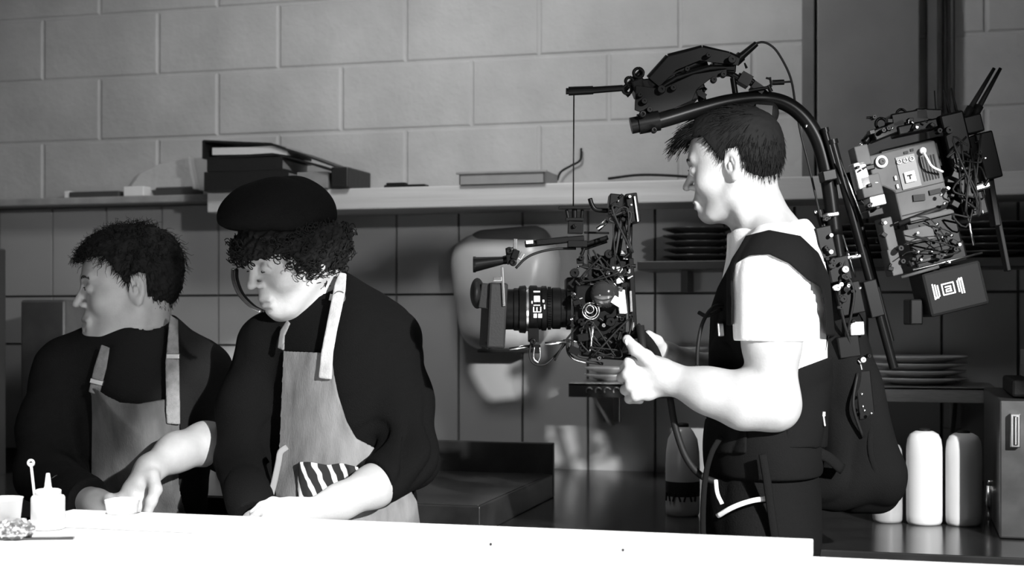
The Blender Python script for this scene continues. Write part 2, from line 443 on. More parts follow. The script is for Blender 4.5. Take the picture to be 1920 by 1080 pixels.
# things on the left ledge
def on_ledge(px, Y=YW - .06): p = K(px, 370, Y); return np.array([p[0], Y, ZT + .024])
p = on_ledge(185); MB().box(p + (0, 0, .010), (.185, .06, .020)).build('knife_guard', mat('dark_grey_plastic', .06, .5), smooth=False, bevel=.003,
    label='long flat dark bar lying on the tile ledge, left of the small white box', cat='bar')
p = on_ledge(262); MB().box(p + (0, -.005, .016), (.074, .07, .032)).build('label_box', WHITEP, smooth=False, bevel=.003, label='small white box on the tile ledge between two dark bars', cat='box')
p = on_ledge(335); m = MB().box(p + (0, 0, .010), (.15, .06, .018)); m.cyl(p + (-.07, -.02, .022), p + (.06, -.02, .022), .006); m.build('dark_bar', mat('dark_grey_plastic', .06, .5), smooth=False, bevel=.003,
    label='flat dark bar lying on the tile ledge, right of the small white box', cat='bar')
p = on_ledge(133); MB().box(p + (0, 0, .012), (.02, .05, .024)).build('white_clip', WHITEP, smooth=False, bevel=.003, label='tiny white block at the left end of the ledge items', cat='clip')
# translucent wedge-shaped plastic bag
m = MB(); a, b, c_, d_ = K(236, 350, YW - .06), K(262, 322, YW - .05), K(355, 293, YW - .04), K(366, 350, YW - .05)
a[2] = d_[2] = ZT + .045
m.prism([a, d_, c_, K(300, 306, YW - .045), b], (0, .035, 0))
m.build('plastic_bag', mat('cloudy_plastic_film', .45, .35, bump=.9, bs=35, spec=.5), bevel=.006, label='cloudy crumpled wedge-shaped plastic bag standing behind the small white box', cat='bag', smooth=False)

# ------------------------------------------------------------------ wall-mounted dispenser
p = K(935, 560, YW - .012)
t = thing('paper_dispenser', 'large white rounded wall dispenser on the tiles behind the film camera', 'dispenser', (p[0], YW - .012, 1.26))
S = SDF()
c0 = K(945, 545, YW - .10); hw = .155
S.u(cap(c0 + (-hw + .07, 0.02, .09), c0 + (hw - .07, .02, .09), .085), .01).u(cap(c0 + (-hw + .09, .02, -.10), c0 + (hw - .10, .02, -.10), .08), .05).u(cap(c0 + (-.06, .02, 0), c0 + (.06, .02, 0), .10), .05)
S.keep(plane((0, YW - .013, 0), (0, 1, 0)), .002)
vs, fs = nets(S, c0 - .32, c0 + .32, .007)
emit('dispenser_body', vs, fs, mat('off_white_dispenser_shell', .50, .3), t)
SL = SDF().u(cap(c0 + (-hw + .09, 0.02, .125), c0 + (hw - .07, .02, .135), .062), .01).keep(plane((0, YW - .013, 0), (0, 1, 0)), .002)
vs, fs = nets(SL, c0 - .32, c0 + .32, .007); emit('top_shade', vs, fs, mat('top_shade_grey', .09, .4), t)  # shelf shadow on the dispenser top, modelled as a dark grey cap
MB().box(c0 + (0.01, -.02, -.181), (.16, .06, .012)).build('outlet_slot', MATTE, t, smooth=False, bevel=.003)

# ------------------------------------------------------------------ back counter, griddle
ZB = .885; YF = K(1280, 990, 1)[1]; 
TOP = mat('dark_steel_worktop', .035, .18, 0.35, var=.008, vs=10, bump=.04, bs=30)
YF = 2.88
t = thing('back_counter', 'long dark polished steel counter along the tiled wall', 'counter', (-.4, 3.6, 0))
XB0 = xf_ = K(32, 600, 3.72)[0]; BL = 2.05 - XB0; BC = (2.05 + XB0) / 2
MB().box((BC, (YF + YW - .014) / 2, ZB - .02), (BL, YW - .014 - YF, .04)).build('worktop', TOP, t, smooth=False, bevel=.003)
MB().box((BC, (YF + .04 + YW - .02) / 2, (ZB - .04 + .1) / 2), (BL - .02, YW - YF - .08, ZB - .14)).build('cabinet', mat('dark_cabinet_steel', .05, .4, .5), t, smooth=False)
MB().box((BC, (YF + YW) / 2 + .05, .05), (BL - .06, YW - YF - .2, .10)).build('plinth', MATTE, t, smooth=False)
xr = G(1052, 926, ZB)[0]
gz = ZB + .060; gx0 = xr - .95; gy0 = YF + .005; gy1 = 3.53
t = thing('griddle', 'flat black steel griddle with a raised back guard on the dark counter', 'griddle', (xr - .45, 3.4, ZB))
GR = mat('seasoned_black_steel', .022, .38, .2, var=.012, vs=8, bump=.1, bs=40)
MB().box(((xr + gx0) / 2, (gy0 + gy1) / 2, (ZB + gz) / 2), (xr - gx0, gy1 - gy0, gz - ZB)).build('griddle_body', GR, t, smooth=False, bevel=.003)
MB().box(((xr + gx0) / 2, (gy0 + gy1) / 2, gz + .001), (xr - gx0 - .012, gy1 - gy0 - .012, .002)).build('hot_plate', mat('griddle_plate', .028, .3, .4, var=.02, vs=5), t, smooth=False, bevel=.002)
zg = K(950, 829, gy1)[2]
MB().box(((xr + gx0) / 2, gy1 + .012, (ZB + zg) / 2), (xr - gx0, .02, zg - ZB)).build('back_guard', GR, t, smooth=False, bevel=.003)
# pale skirting strip and steel edge seen right of the griddle
# ------------------------------------------------------------------ shelves with crockery, right
zr = K(1200, 490, YW - .26)[2]
m = MB(); xa2 = K(1192, 490, YW - .26)[0]
t = thing('plate_rack', 'dark steel rack shelf on the tiles behind the operator, under the wooden shelf', 'shelf', ((xa2 + X1) / 2, YW - .14, zr - .03))
m.box(((xa2 + X1) / 2 - .01, YW - .14, zr - .0125), (X1 - xa2 - .03, .25, .025)); m.build('shelf_board', mat('dark_rack_steel', .03, .4, .4), t, smooth=False, bevel=.002)
for x in (xa2 + .12, xa2 + .9, xa2 + 1.7): MB().box((x, YW - .08, zr - .055), (.02, .12, .06)).build('bracket', mat('dark_rack_steel', .03, .4, .4), t, smooth=False)
zl = K(1100, 718, YW - .34)[2]; xa3 = K(1066, 720, YW - .34)[0]; xb3 = K(1868, 735, YW - .34)[0]
YL = YW - .34
t = thing('crockery_shelf', 'long steel wall shelf with a dark front edge holding plates at hand height', 'shelf', ((xa3 + xb3) / 2, YW - .17, zl - .04))
MB().box(((xa3 + xb3) / 2, (YL + YW - .014) / 2, zl - .004), (xb3 - xa3, YW - .014 - YL, .008)).build('shelf_board', STEEL, t, smooth=False, bevel=.001)
xm = K(1500, 700, YL)[0]
m = MB().box(((xa3 + xm) / 2, YL + .004, zl - .021), (xm - xa3, .008, .038)); m.box((xa3 + .004, (YL + YW) / 2 - .01, zl - .021), (.008, .3, .038))
m.build('dark_edge', GR, t, smooth=False, bevel=.001)
MB().box(((xb3 + xm) / 2, YL + .004, zl - .021), (xb3 - xm, .008, .040)).build('steel_edge', STEEL, t, smooth=False, bevel=.001)
m = MB()
for i in range(5):
    px = 1105 + i * 17; c = K(px, 733, YL - .002); m.torus(c, .009, .0018, (0, 1, 0), n=14, m=6, a0=-2.2, a1=1.2)
m.build('edge_scroll', STEEL, t)
for pxb in (1122, 1480, 1790):
    m = MB(); x = K(pxb, 760, YL + .1)[0]
    m.prism([(x - .006, YL + .03, zl - .04), (x - .006, YW - .02, zl - .04), (x - .006, YW - .02, zl - .14), (x - .006, YW - .06, zl - .14)], (.012, 0, 0))
    m.box((x, YW - .035, zl - .085), (.05, .03, .09)); m.build('bracket', mat('dark_bracket_steel', .22, .28, .9), t, smooth=False, bevel=.002)
# one plate, copied into stacks
PLATE = mat('white_glazed_plate', .62, .16, var=.02); DPLATE = mat('dark_glazed_plate', .05, .25)
def plate_obj(R, m_, z, x, y, lab, grp, name='plate'):
    prof = [(.0, .0), (R * .55, 0), (R * .6, .003), (R * .96, .014), (R, .017), (R, .019), (R * .94, .0175), (R * .58, .007), (0, .006)]
    return MB().lathe((x, y, z), (0, 0, 1), prof, 36).build(name, m_, loc=(x, y, z), label=lab, cat='plate', group=grp)
def stack(px, Y, z, R, n, dz, m_, lab, grp, proto=None):
    dz = .0195
    x = K(px, 700, Y)[0]
    for i in range(n):
        xx = x + rnd.uniform(-.003, .003)
        where = 'topmost plate' if i == n - 1 else 'bottom plate' if i == 0 else 'plate in the middle'
        lb = '%s of the %s' % (where, lab)
        if proto is None: proto = plate_obj(R, m_, z, xx, Y, lb, grp)
        else:
            c = proto.copy(); COL.objects.link(c); c.location = (xx, Y, z + dz * i); c['label'] = lb; c['group'] = grp; c.rotation_euler[2] = rnd.uniform(0, 6)
    return proto
Yp = YW - .175
P1 = stack(1150, Yp, zl + .001, .085, 2, .0145, PLATE, 'white stack on the left end of the steel shelf', 'plates, left shelf stack')
P2 = stack(1270, Yp, zl + .001, .088, 5, .0145, PLATE, 'white stack behind the operator\'s far forearm', 'plates, middle shelf stack')
P3 = stack(1722, Yp, zl + .001, .13, 4, .0145, PLATE, 'white stack above the upright bottles', 'plates, right shelf stack')
Yr = YW - .14
stack(1308, Yr, zr + .001, .10, 5, .0152, DPLATE, 'dark stack behind the operator\'s face', 'dark plates, rack behind the face')
P4 = stack(1625, Yr, zr + .001, .10, 5, .0152, DPLATE, 'dark stack behind the recorder', 'dark plates, rack behind recorder')
stack(1868, Yr, zr + .001, .115, 5, .0152, DPLATE, 'dark stack at the right end of the rack', 'dark plates, rack right end')
# bottles
def bottle(px, py, w_px, h_px, m_, lab, band=False, grp=None, sq=True):
    b = G(px, py, ZB); d = PIX(b)[2]; R = w_px / 2 * d / F; H = h_px * d / F
    t = thing('bottle', lab, 'bottle', b, grp)
    prof = [(R * .90, 0), (R * .98, .006), (R, .02), (R, H * .72), (R * .99, H * .82), (R * .93, H * .90), (R * .78, H * .955), (R * .5, H * .985), (R * .3, H * .99)] if not band else [(R * .90, 0), (R * .98, .006), (R, .02), (R, H * .55), (R * .97, H * .70), (R * .86, H * .84), (R * .6, H * .93), (R * .4, H * .97), (R * .3, H * .975)]
    MB().lathe(b + (0, 0, .0005), (0, 0, 1), prof, 36).build('bottle_body', m_, t)
    MB().lathe(b + (0, 0, H * .97), (0, 0, 1), [(R * .34, 0), (R * .36, .004), (R * .34, H * .04), (R * .2, H * .05)], 24).build('cap', MATTE, t)
    return t, b, R, H
MILK = mat('milky_plastic_bottle', .66, .32, var=.02, vs=10, spec=.4); CLOUD = mat('cloudy_plastic_bottle', .33, .3, var=.03, vs=14)
bottle(1733, 982, 66, 176, MILK, 'tall white plastic bottle standing on the counter, left of the two bright ones', grp='tall bottles under the shelf')
bottle(1807, 984, 66, 174, MILK, 'tall white plastic bottle standing on the counter, right of the two bright ones', grp='tall bottles under the shelf')
bottle(1664, 978, 56, 150, CLOUD, 'dull grey plastic bottle on the counter half hidden by the back support', grp='tall bottles under the shelf')
t, b, R, H = bottle(1280, 966, 64, 170, CLOUD, 'cloudy bottle with a dark label band on the counter in front of the operator', True)
MB().lathe(b + (0, 0, H * .22), (0, 0, 1), [(R * 1.004, 0), (R * 1.006, 0.001), (R * 1.006, H * .16), (R * 1.004, H * .162)], 36).build('label_band', MATTE, t)
m = MB()
for i in range(7):
    w_ = -2.6 + i * .33; q = b + np.array([math.cos(w_) * R * 1.01, math.sin(w_) * R * 1.01, H * .215])
    m.box(q, (.004, .004, .02), frame((math.cos(w_), math.sin(w_), 0), (0.3 * (-1) ** i, 0, 1)))
m.build('label_scallop', MATTE, t, smooth=False)
# appliance at the right edge
p = G(1878, 1000, ZB); xa4 = K(1874, 900, 3.12)[0]
t = thing('steel_cabinet', 'steel appliance with a pale side panel standing at the right end of the counter', 'appliance', (xa4 + .25, 3.4, ZB))
zt = K(1895, 752, 3.12)[2]
MB().box((xa4 + .25, 3.42, (ZB + zt) / 2 + .001), (.5, .6, zt - ZB)).build('appliance_body', mat('dark_appliance_steel', .10, .35, .7, var=.02), t, smooth=False, bevel=.004)
MB().box((xa4 + .275, 3.112, (ZB + zt) / 2), (.43, .018, zt - ZB - .03)).build('front_panel', mat('pale_appliance_panel', .16, .45, .2), t, smooth=False, bevel=.004)
m = MB().box((xa4 + .03, 3.11, zt - .06), (.02, .02, .07)); m.cyl((xa4 + .03, 3.098, zt - .09), (xa4 + .03, 3.098, zt - .03), .005); m.build('latch', CHROME, t, smooth=False, bevel=.002)
MB().box((xa4 + .16, 3.35, zt + .022), (.26, .3, .036)).build('appliance_lid', MATTE, t, smooth=False, bevel=.006)
p = K(1905, 730, YW - .2); MB().box((p[0] + .03, 3.35, zt + .042 + .03), (.13, .16, .06)).build('card_carton', mat('ribbed_grey_card', .12, .7, bump=.6, bs=120, stretch=(.1, .1, 1)), smooth=False, bevel=.002,
    label='small ribbed grey carton on top of the steel appliance at the right edge', cat='box')
m = MB(); p = G(1856, 975, ZB); d_ = PIX(p)[2]
m.cyl(p, p + (0, 0, .078), .009, n=14); m.cyl(p + (0, 0, .078), p + (0, 0, .09), .005, n=12)
m.build('post_glint', CHROME, label='slim bright metal tube standing in for the glint of a dark post, between the white bottles and the appliance', cat='tube')  # highlight of a dark post, given shape as a chrome tube

# left side: dark upright fridge and the grey steel panel beside it
xf = K(30, 600, 3.72)[0]; zf = K(15, 468, 3.72)[2]
XFR = xf - .004
t = thing('upright_fridge', 'dark upright fridge at the far left edge behind the left chef', 'fridge', (xf - .35, 3.5, 0))
MB().box((xf - .305, 3.37, zf / 2), (.6, .62, zf)).build('fridge_body', mat('dark_fridge_steel', .07, .4, .3, var=.01, vs=4), t, smooth=False, bevel=.006)
MB().box((xf - .305, 3.05, zf / 2), (.58, .02, zf - .04)).build('door', mat('dark_fridge_door', .08, .35, .3), t, smooth=False, bevel=.006)
xg0, xg1 = K(38, 600, 3.9)[0], K(122, 600, 3.9)[0]; zp = K(80, 562, 3.9)[2]
MB().box(((xg0 + xg1) / 2, 3.97, (ZB + zp) / 2), (xg1 - xg0, .14, zp - ZB)).build('steel_cabinet', mat('worn_steel', .33, .33, .8, var=.10, vs=6, bump=.2, bs=8), smooth=False, bevel=.008,
    label='worn stainless steel box on the counter behind the left chef, beside the dark fridge', cat='box')
# ------------------------------------------------------------------ the pass counter in front
YB = 2.047; ZP = 1.0
CT = mat('white_counter_laminate', .86, .35, var=.03, vs=3, bump=.02, bs=20)
t = thing('pass_counter', 'bright white counter filling the bottom of the view in front of the cooks', 'counter', (-.5, 1.4, 0))
MB().box((-.5, (.35 + YB + .04) / 2, ZP - .02), (5.0, YB + .04 - .35, .04)).build('counter_top', CT, t, smooth=False, bevel=.003)
MB().box((-.5, 1.95, (ZP - .04) / 2), (4.9, .06, ZP - .04)).build('counter_front', SIDE, t, smooth=False)
xL, xR = K(108, 975, YB)[0], K(1521, 1030, YB)[0]
m = MB().box(((xL + xR) / 2, YB + .0225, ZP + .0125), (xR - xL, .045, .024)); m.build('raised_bar', mat('pale_edge_bar', .68, .35, var=.03, vs=4, stretch=(.1, 1, 1)), smooth=False, bevel=.0015,
    label='long pale square bar lying along the back edge of the white counter', cat='bar')
for px in (920, 1168):
    q = K(px, 1020, YB - .001); MB().cyl((q[0], YB - .0012, ZP + .004), (q[0], YB + .002, ZP + .004), .0025, n=10).build('bar_screw', MATTE, COL.objects['raised_bar'])
# work table behind the pass, cooks' side
ZW = .925
t = thing('work_table', 'low steel work table hidden behind the white counter, under the cooks\' hands', 'table', (-.6, 2.3, 0))
MB().box((-1.35, 2.31, ZW - .015), (2.9, .37, .03)).build('table_top', STEEL, t, smooth=False, bevel=.003)
for sx in (-2.7, -1.3, 0):
    for y in (2.2, 2.45): MB().cyl((sx, y, 0), (sx, y, ZW - .03), .02).build('leg', STEEL, t)
# squeeze bottle
b = G(90, 992, ZP); b[1] -= 0.0
t = thing('squeeze_bottle', 'small white squeeze bottle with a pointed nozzle on the left of the white counter', 'bottle', b)
s = PIX(b)[2] / F
MB().lathe(b + (0, 0, .0005), (0, 0, 1), [(28 * s, 0), (31 * s, 2 * s), (31 * s, 58 * s), (29 * s, 62 * s), (22 * s, 64 * s)], 32).build('bottle_body', WHITEP, t)
MB().lathe(b + (0, 0, 62 * s), (0, 0, 1), [(24 * s, 0), (24 * s, 11 * s), (20 * s, 13 * s), (8 * s, 14 * s), (6.5 * s, 18 * s), (3.5 * s, 42 * s), (2.5 * s, 43 * s)], 28).build('nozzle_cap', WHITEP, t)
# stirrer with round end
a = V(71, 975, PIX(b)[2] + .02); a[2] = ZP + .001
c = V(58, 868, PIX(b)[2] + .03)
m = MB().cyl(a, c, .0022, n=8); m.torus(c, .0045, .0022, FWD, n=16, m=6); m.build('cocktail_pick', WHITEP, label='thin pale pick with a ring at its tip beside the squeeze bottle', cat='pick')
# bowl and foil at the far left
b = G(8, 1003, ZP); s = PIX(b)[2] / F
MB().lathe(b, (0, 0, 1), [(24 * s, 0), (26 * s, 2 * s), (33 * s, 66 * s), (34.5 * s, 70 * s), (32.5 * s, 70 * s), (30 * s, 60 * s), (22 * s, 6 * s), (0, 5 * s)], 36).build('white_cup', WHITEP,
    label='white cup cut off by the left edge of the photo, on the white counter', cat='cup')
S = SDF(); q = G(28, 1010, ZP) + (0, 0, .014)
S.u(ell(q, (.032, .026, .017)), .01)
fn = lambda P, S=S: S(P) + .0045 * wav(P, 230, 3) + .002 * wav(P, 600, 5)
vs, fs = nets(fn, q - .06, q + .06, .0022); vs[:, 2] = np.maximum(vs[:, 2], ZP + .0005)
emit('foil_wrap', vs, fs, mat('crumpled_foil', .6, .3, .85), label='crumpled foil scrap in front of the white cup at the far left', cat='foil', smooth=False)
m = MB().box(G(40, 1012, ZP) + (0, 0, .002), (.16, .012, .0035), frame((1, .35, 0))); m.build('kitchen_knife', mat('dark_blade_steel', .08, .3, .8), smooth=False, label='thin dark blade lying on the white counter under the foil', cat='knife')
# small white container on the work table
b = K(229, 962, YB + .024); b[2] = ZP + .025; s = PIX(b)[2] / F
m = MB().lathe(b, (0, 0, 1), [(28 * s, 0), (31 * s, .016), (32 * s, .017), (32 * s, .0215), (29 * s, .022), (24 * s, .021), (0, .021)], 32)
m.box(b + (.005, 0, .0225), (.03, .025, .004)); m.box(b + (-.013, .004, .022), (.012, .012, .003))
m.build('spice_pot', WHITEP, smooth=False, label='small white lidded pot sitting on the pale bar near the left cook\'s hand', cat='pot')
# ------------------------------------------------------------------ people
import time as _t
_T0 = _t.time()
HAIR = mat('dark_hair', .008, .75, spec=.08); HAIR2 = mat('dark_brown_hair', .009, .7, spec=.12)
BROW = mat('brow_hair', .012, .8); LIP = mat('lips', .30, .5)
EYEW = mat('eye_white', .6, .2); IRIS = mat('eye_iris', .03, .1)
def head_local(closed=False, ears=True, nose=1.0, jaw=1.0):
    H = SDF()
    H.u(ell((-.012, 0, .028), (.096, .074, .090))).u(ell((.030, 0, .030), (.062, .062, .066)), .03)
    H.u(ell((.026, 0, -.040), (.060, .055, .070)), .03)
    for s in (-1, 1):
        H.u(cap((-.012, s * .056, -.050), (.052, s * .026, -.098), .016 * jaw), .03)
        H.u(ell((.052, s * .042, -.030), (.026, .022, .024)), .025)
        H.u(cap((.076, s * .040, .026), (.088, s * .012, .022), .009), .014)
    H.u(ell((.070, 0, -.102), (.017, .021, .015)), .025)
    H.u(cap((.078, 0, -.060), (.080, 0, -.080), .018), .02)
    for s in (-1, 1): H.cut(ell((.100, s * .029, .002), (.020, .019, .0135)), .012)
    H.u(cap((.088, 0, .012), (.105 * (nose * .1 + .9), 0, -.024), .0070, .0085), .010)
    H.u(ell((.1085 * (nose * .08 + .92), 0, -.0300), (.0100, .0085, .0080)), .008)
    for s in (-1, 1):
        H.u(ell((.0955, s * .0118, -.0335), (.0085, .0055, .0065)), .006)
        H.cut(ell((.101, s * .0065, -.0395), (.0045, .003, .0028)), .003)
        H.u(ell((.0775, s * .031, .000), (.0145, .0155, .0125)), .004)        # lids over the eyeball
        if closed: H.cut(cap((.0925, s * .021, -.0035), (.087, s * .042, -.003), .0010), .003)
        else: H.cut(ell((.0925, s * .031, .000), (.004, .010, .0038)), .002)
    H.u(cap((.089, -.019, -.0675), (.094, 0, -.0650), .0058), .007).u(cap((.089, .019, -.0675), (.094, 0, -.0650), .0058), .007)
    H.u(cap((.087, -.015, -.0785), (.0915, 0, -.0795), .0062), .007).u(cap((.087, .015, -.0785), (.0915, 0, -.0795), .0062), .007)
    H.cut(cap((.094, -.021, -.0725), (.099, 0, -.0722), .0014), .003).cut(cap((.094, .021, -.0725), (.099, 0, -.0722), .0014), .003)
    H.cut(cap((.0965, -.012, -.089), (.0965, .012, -.089), .004), .008)
    if ears:
        for s in (-1, 1):
            A = frame((math.cos(.35), s * -math.sin(.35), 0), (-.15, s * .12, 1))
            c = np.array((-.012, s * .079, -.006))
            H.u(ell(c, (.019, .0065, .031), A), .008)
            H.cut(ell(c + (.003, s * .0065, .003), (.0115, .0085, .0185), A), .0025)
            H.u(ell(c + (.004, s * .001, -.002), (.0045, .005, .010), A), .003)
            H.u(ell(c + (-.002, s * .002, -.026), (.009, .005, .010), A), .005)
            H.u(cap(c + (-.001, s * .004, .014), c + (-.008, s * .004, -.010), .0024), .003)
    return H
class Head:
    def __init__(s, c, fwd, up, sc=(1, 1, 1), **kw):
        s.c = np.array(c); s.A = frame(fwd, up); s.s = np.array(sc, float); s.H = head_local(**kw)
    def loc(s, P): return ((P - s.c) @ s.A.T) / s.s
    def W(s, *p): return s.c + (np.array(p) * s.s) @ s.A
    def f(s, P): return s.H(s.loc(P).astype(np.float32)) * float(s.s.min())
    def shell(s, P, off=0.0):
        L = s.loc(P); L = L.astype(np.float32)
        a = ell((-.012, 0, .028), (.096, .074, .090))(L); b = ell((.030, 0, .030), (.062, .062, .066))(L)
        h = np.maximum(.03 - np.abs(a - b), 0) / .03
        return (np.minimum(a, b) - h * h * .0075) * float(s.s.min()) - off
def strands(mb, roots, dirs, length, r, curl=0.0, sag=0.0, seg=4, rs=None, lift=None):
    rs = rs or np.random.RandomState(1)
    for p, d in zip(roots, dirs):
        d = unit(d); L = length * rs.uniform(.6, 1.25); P = [p]; cur = np.array(p)
        ph = rs.rand() * 6.28; a = unit(np.cross(d, rs.normal(size=3))); b = np.cross(d, a)
        for i in range(1, seg + 1):
            t = i / seg
            q = p + d * L * t + np.array([0, 0, -sag * L * t * t])
            if curl: q = q + curl * (a * math.cos(ph + t * 9.0) + b * math.sin(ph + t * 9.0)) - curl * (a * math.cos(ph) + b * math.sin(ph))
            P.append(q)
        mb.tube(P, [r * (1 - .75 * i / seg) for i in range(seg + 1)], 3)
def surf_points(hd, n, cond, rs, off=0.0):
    """random points on the skull with normals, in the head's own axes filtered by cond(L)"""
    out = []; nor = []
    while len(out) < n:
        v = rs.normal(size=(4000, 3)); v /= np.linalg.norm(v, axis=1)[:, None]
        a, b = np.zeros(4000), np.full(4000, .2)
        base = np.array([-.005, 0, .03])
        for _ in range(18):
            m_ = (a + b) / 2; Q = base + v * m_[:, None]
            inside = (lambda L: np.minimum(ell((-.012, 0, .028), (.096, .074, .090))(L), ell((.030, 0, .030), (.062, .062, .066))(L)))(Q.astype(np.float32)) < 0
            a = np.where(inside, m_, a); b = np.where(inside, b, m_)
        Q = base + v * a[:, None]
        ok = cond(Q)
        for q, nn in zip(Q[ok], v[ok]): out.append(q); nor.append(nn)
    return np.array(out[:n]), np.array(nor[:n])
def finger(S, P, r0, r1, k=.005):
    P = [V(*p) for p in P]; n = len(P)
    for i in range(n - 1):
        ra = r0 + (r1 - r0) * i / (n - 1); rb = r0 + (r1 - r0) * (i + 1) / (n - 1)
        S.u(cap(P[i], P[i + 1], ra, rb), k if i else .010)
def chain(S, P, R, k=.03):
    P = [V(*p) for p in P]
    for i in range(len(P) - 1): S.u(cap(P[i], P[i + 1], R[i], R[i + 1]), k)
def skin_obj(S, lo, hi, h, parent, heads, lipmat=True):
    vs, fs = nets(S, lo, hi, h)
    o = emit('body', vs, fs, [SKIN, LIP], parent)
    hd = heads; c = vs[fs].mean(1); L = hd.loc(c)
    lip = (L[:, 0] > .080) & (np.abs(L[:, 1]) < .022) & (L[:, 2] < -.0635 + .0 * L[:, 0]) & (L[:, 2] > -.084) & (np.abs(L[:, 2] + .073) < .0105 * np.sqrt(np.maximum(0, 1 - (L[:, 1] / .023) ** 2)))
    if len(o.data.polygons) == len(fs): o.data.polygons.foreach_set('material_index', lip.astype(np.int32))
    return o
def brows(hd, parent, side=(-1, 1), th=.0012):
    rs = np.random.RandomState(3)
    for s in side:
        m = MB()
        for i in range(90):
            t = rs.rand(); y = .012 + .034 * t; z = .0235 + .006 * math.sin(t * 2.4) - .004 * t + rs.uniform(-.0025, .0025)
            x = .0985 - .30 * y * y / .05 - .10 * max(0, y - .02)
            p = hd.W(x - .001, s * y, z); d = hd.A.T @ np.array([.1, s * 1.0, .25 - .5 * t])
            m.tube([p, p + unit(d) * .007], [.0012, .0005], 3)
        m.build('eyebrow', BROW, parent)
def eyes(hd, parent, gaze=(1, 0, 0)):
    for s in (-1, 1):
        c = np.array([.0805, s * .031, .0]); m = MB().ball(hd.W(*c), .0115, 16); g = unit(gaze)
        e = m.build('eye', EYEW, parent)
        MB().ball(hd.W(*(c + g * .0072)), .0052, 12).build('iris', IRIS, e)
def lashes(hd, parent):
    for s in (-1, 1):
        P = [hd.W(.0945 - .007 * t * t - (.004 if t > 0 else 0), s * (.031 + .011 * t), .0038 - .003 * t * t) for t in np.linspace(-1, 1, 7)]
        MB().tube(P, .0010, 5).build('eyelashes', BROW, parent)
def fold(P, sc, amp, seed, ax=None):
    """cloth folds: noise stretched along an axis"""
    if ax is not None:
        ax = np.array(unit(ax), np.float32); P = P - (P @ ax)[:, None] * ax * .75
    n = wav(P, sc, seed)
    return amp * ((1 - np.abs(n)) ** 2 - .45)
def sweep(fn, disp):
    return lambda P: fn(P) + disp(P)
def part_sdf(name, fn, lo, hi, h, m, parent, **kw):
    vs, fs = nets(fn, lo, hi, h); return emit(name, vs, fs, m, parent, **kw)
def legs(parent, hip, dx, m, h, fwd, zshoe=0.0, label=None):
    """trousers from the waist to the floor, and shoes"""
    S = SDF(); hip = np.array(hip); side = unit(np.cross(UP, fwd))
    S.u(ell(hip + (0, 0, .03), (.108, .145, .18), frame(fwd)))
    for s in (-1, 1):
        a = hip + side * s * .085 + (0, 0, -.04); kn = a * (1, 1, 0) + side * s * .02 + np.array(fwd) * .02 + (0, 0, .50); an = kn * (1, 1, 0) + np.array(fwd) * -.03 + (0, 0, .09)
        S.u(cap(a, kn, .088, .064), .04).u(cap(kn, an, .064, .052), .02)
    fn = lambda P: S(P) - .003 + fold(P, 26, .006, 5, UP)
    part_sdf('trousers', fn, (hip[0] - .4, hip[1] - .4, 0.05), (hip[0] + .4, hip[1] + .4, hip[2] + .2), h, m, parent)
    for s in (-1, 1):
        q = hip * (1, 1, 0) + side * s * .105 + np.array(fwd) * .03
        T = SDF().u(cap(q + np.array(fwd) * -.07 + (0, 0, .045), q + np.array(fwd) * .12 + (0, 0, .032), .045, .034, )).keep(plane((0, 0, .001), (0, 0, -1)), .002)
        part_sdf('shoe', T, q + (-.25, -.25, 0), q + (.25, .25, .15), .008, MATTE, parent)

CLOTH_D = mat('black_sweater', .0045, .9, bump=.5, bs=500, spec=.08); CLOTH_G = mat('charcoal_sweater', .012, .9, bump=.5, bs=500, spec=.08)
TEE = mat('white_cotton_shirt', .80, .8, bump=.3, bs=400)
DENIM = mat('washed_denim_apron', .155, .8, var=.07, vs=26, bump=.25, bs=420, stretch=(1, 1, .3))
DENIM2 = mat('faded_denim_strap', .42, .8, var=.08, vs=60, bump=.3, bs=420, stretch=(1, 1, .5))
TROUS = mat('black_trousers', .006, .9, bump=.4, bs=300, spec=.08)

# ================================================= camera operator
D0 = 2.68
fwd = -RIGHT; HC = V(1377, 311, D0)
hd = Head(HC, -RIGHT * .92 + FWD * .36 - UP * .13, UP * 1 - RIGHT * .10, (.87, .92, .85), nose=1.15)
op = thing('person', 'young man in a white T-shirt seen in profile, steering the film camera with both hands', 'person', V(1450, 600, D0) * (1, 1, 0))
def op_torso(off=0.0):
    S = SDF()
    S.u(cap(V(1452, 470, D0 + .02), V(1456, 560, D0 + .02), .078 + off, .088 + off))
    S.u(ell(V(1449, 590, D0 + .02), (.090 + off, .165 + off, .16 + off), frame(-RIGHT)), .05)
    S.u(ell(V(1440, 720, D0 + .02), (.098 + off, .145 + off, .15 + off), frame(-RIGHT)), .06)
    S.u(ell(V(1425, 860, D0 + .02), (.100 + off, .150 + off, .14 + off), frame(-RIGHT)), .06)
    for s, dd in ((-1, -.15), (1, .18)):
        S.u(cap(V(1450, 462, D0 + dd * .45), V(1448, 505, D0 + dd), .045 + off, .055 + off), .04)
    return S
S = SDF()
S.u(hd.f)
S.u(cap(V(1402, 352, D0 + .01), V(1448, 470, D0 + .02), .052, .060), .03)
S.u(cap(V(1430, 400, D0 - .02), V(1455, 470, D0 - .07), .03, .035), .03)
S.u(cap(V(1380, 372, D0 - .045), V(1418, 455, D0 - .015), .012, .012), .02)       # neck muscle below the ear
S.u(op_torso(-.012), .03)
chain(S, [(1448, 520, D0 - .15), (1447, 640, D0 - .16), (1450, 752, D0 - .15)], [.050, .047, .041])
chain(S, [(1450, 754, D0 - .15), (1395, 752, D0 - .145), (1330, 733, D0 - .13), (1250, 708, D0 - .10)], [.043, .046, .037, .0265])
S.u(ell(V(1455, 772, D0 - .145), (.030, .026, .026), frame(-RIGHT)), .03)
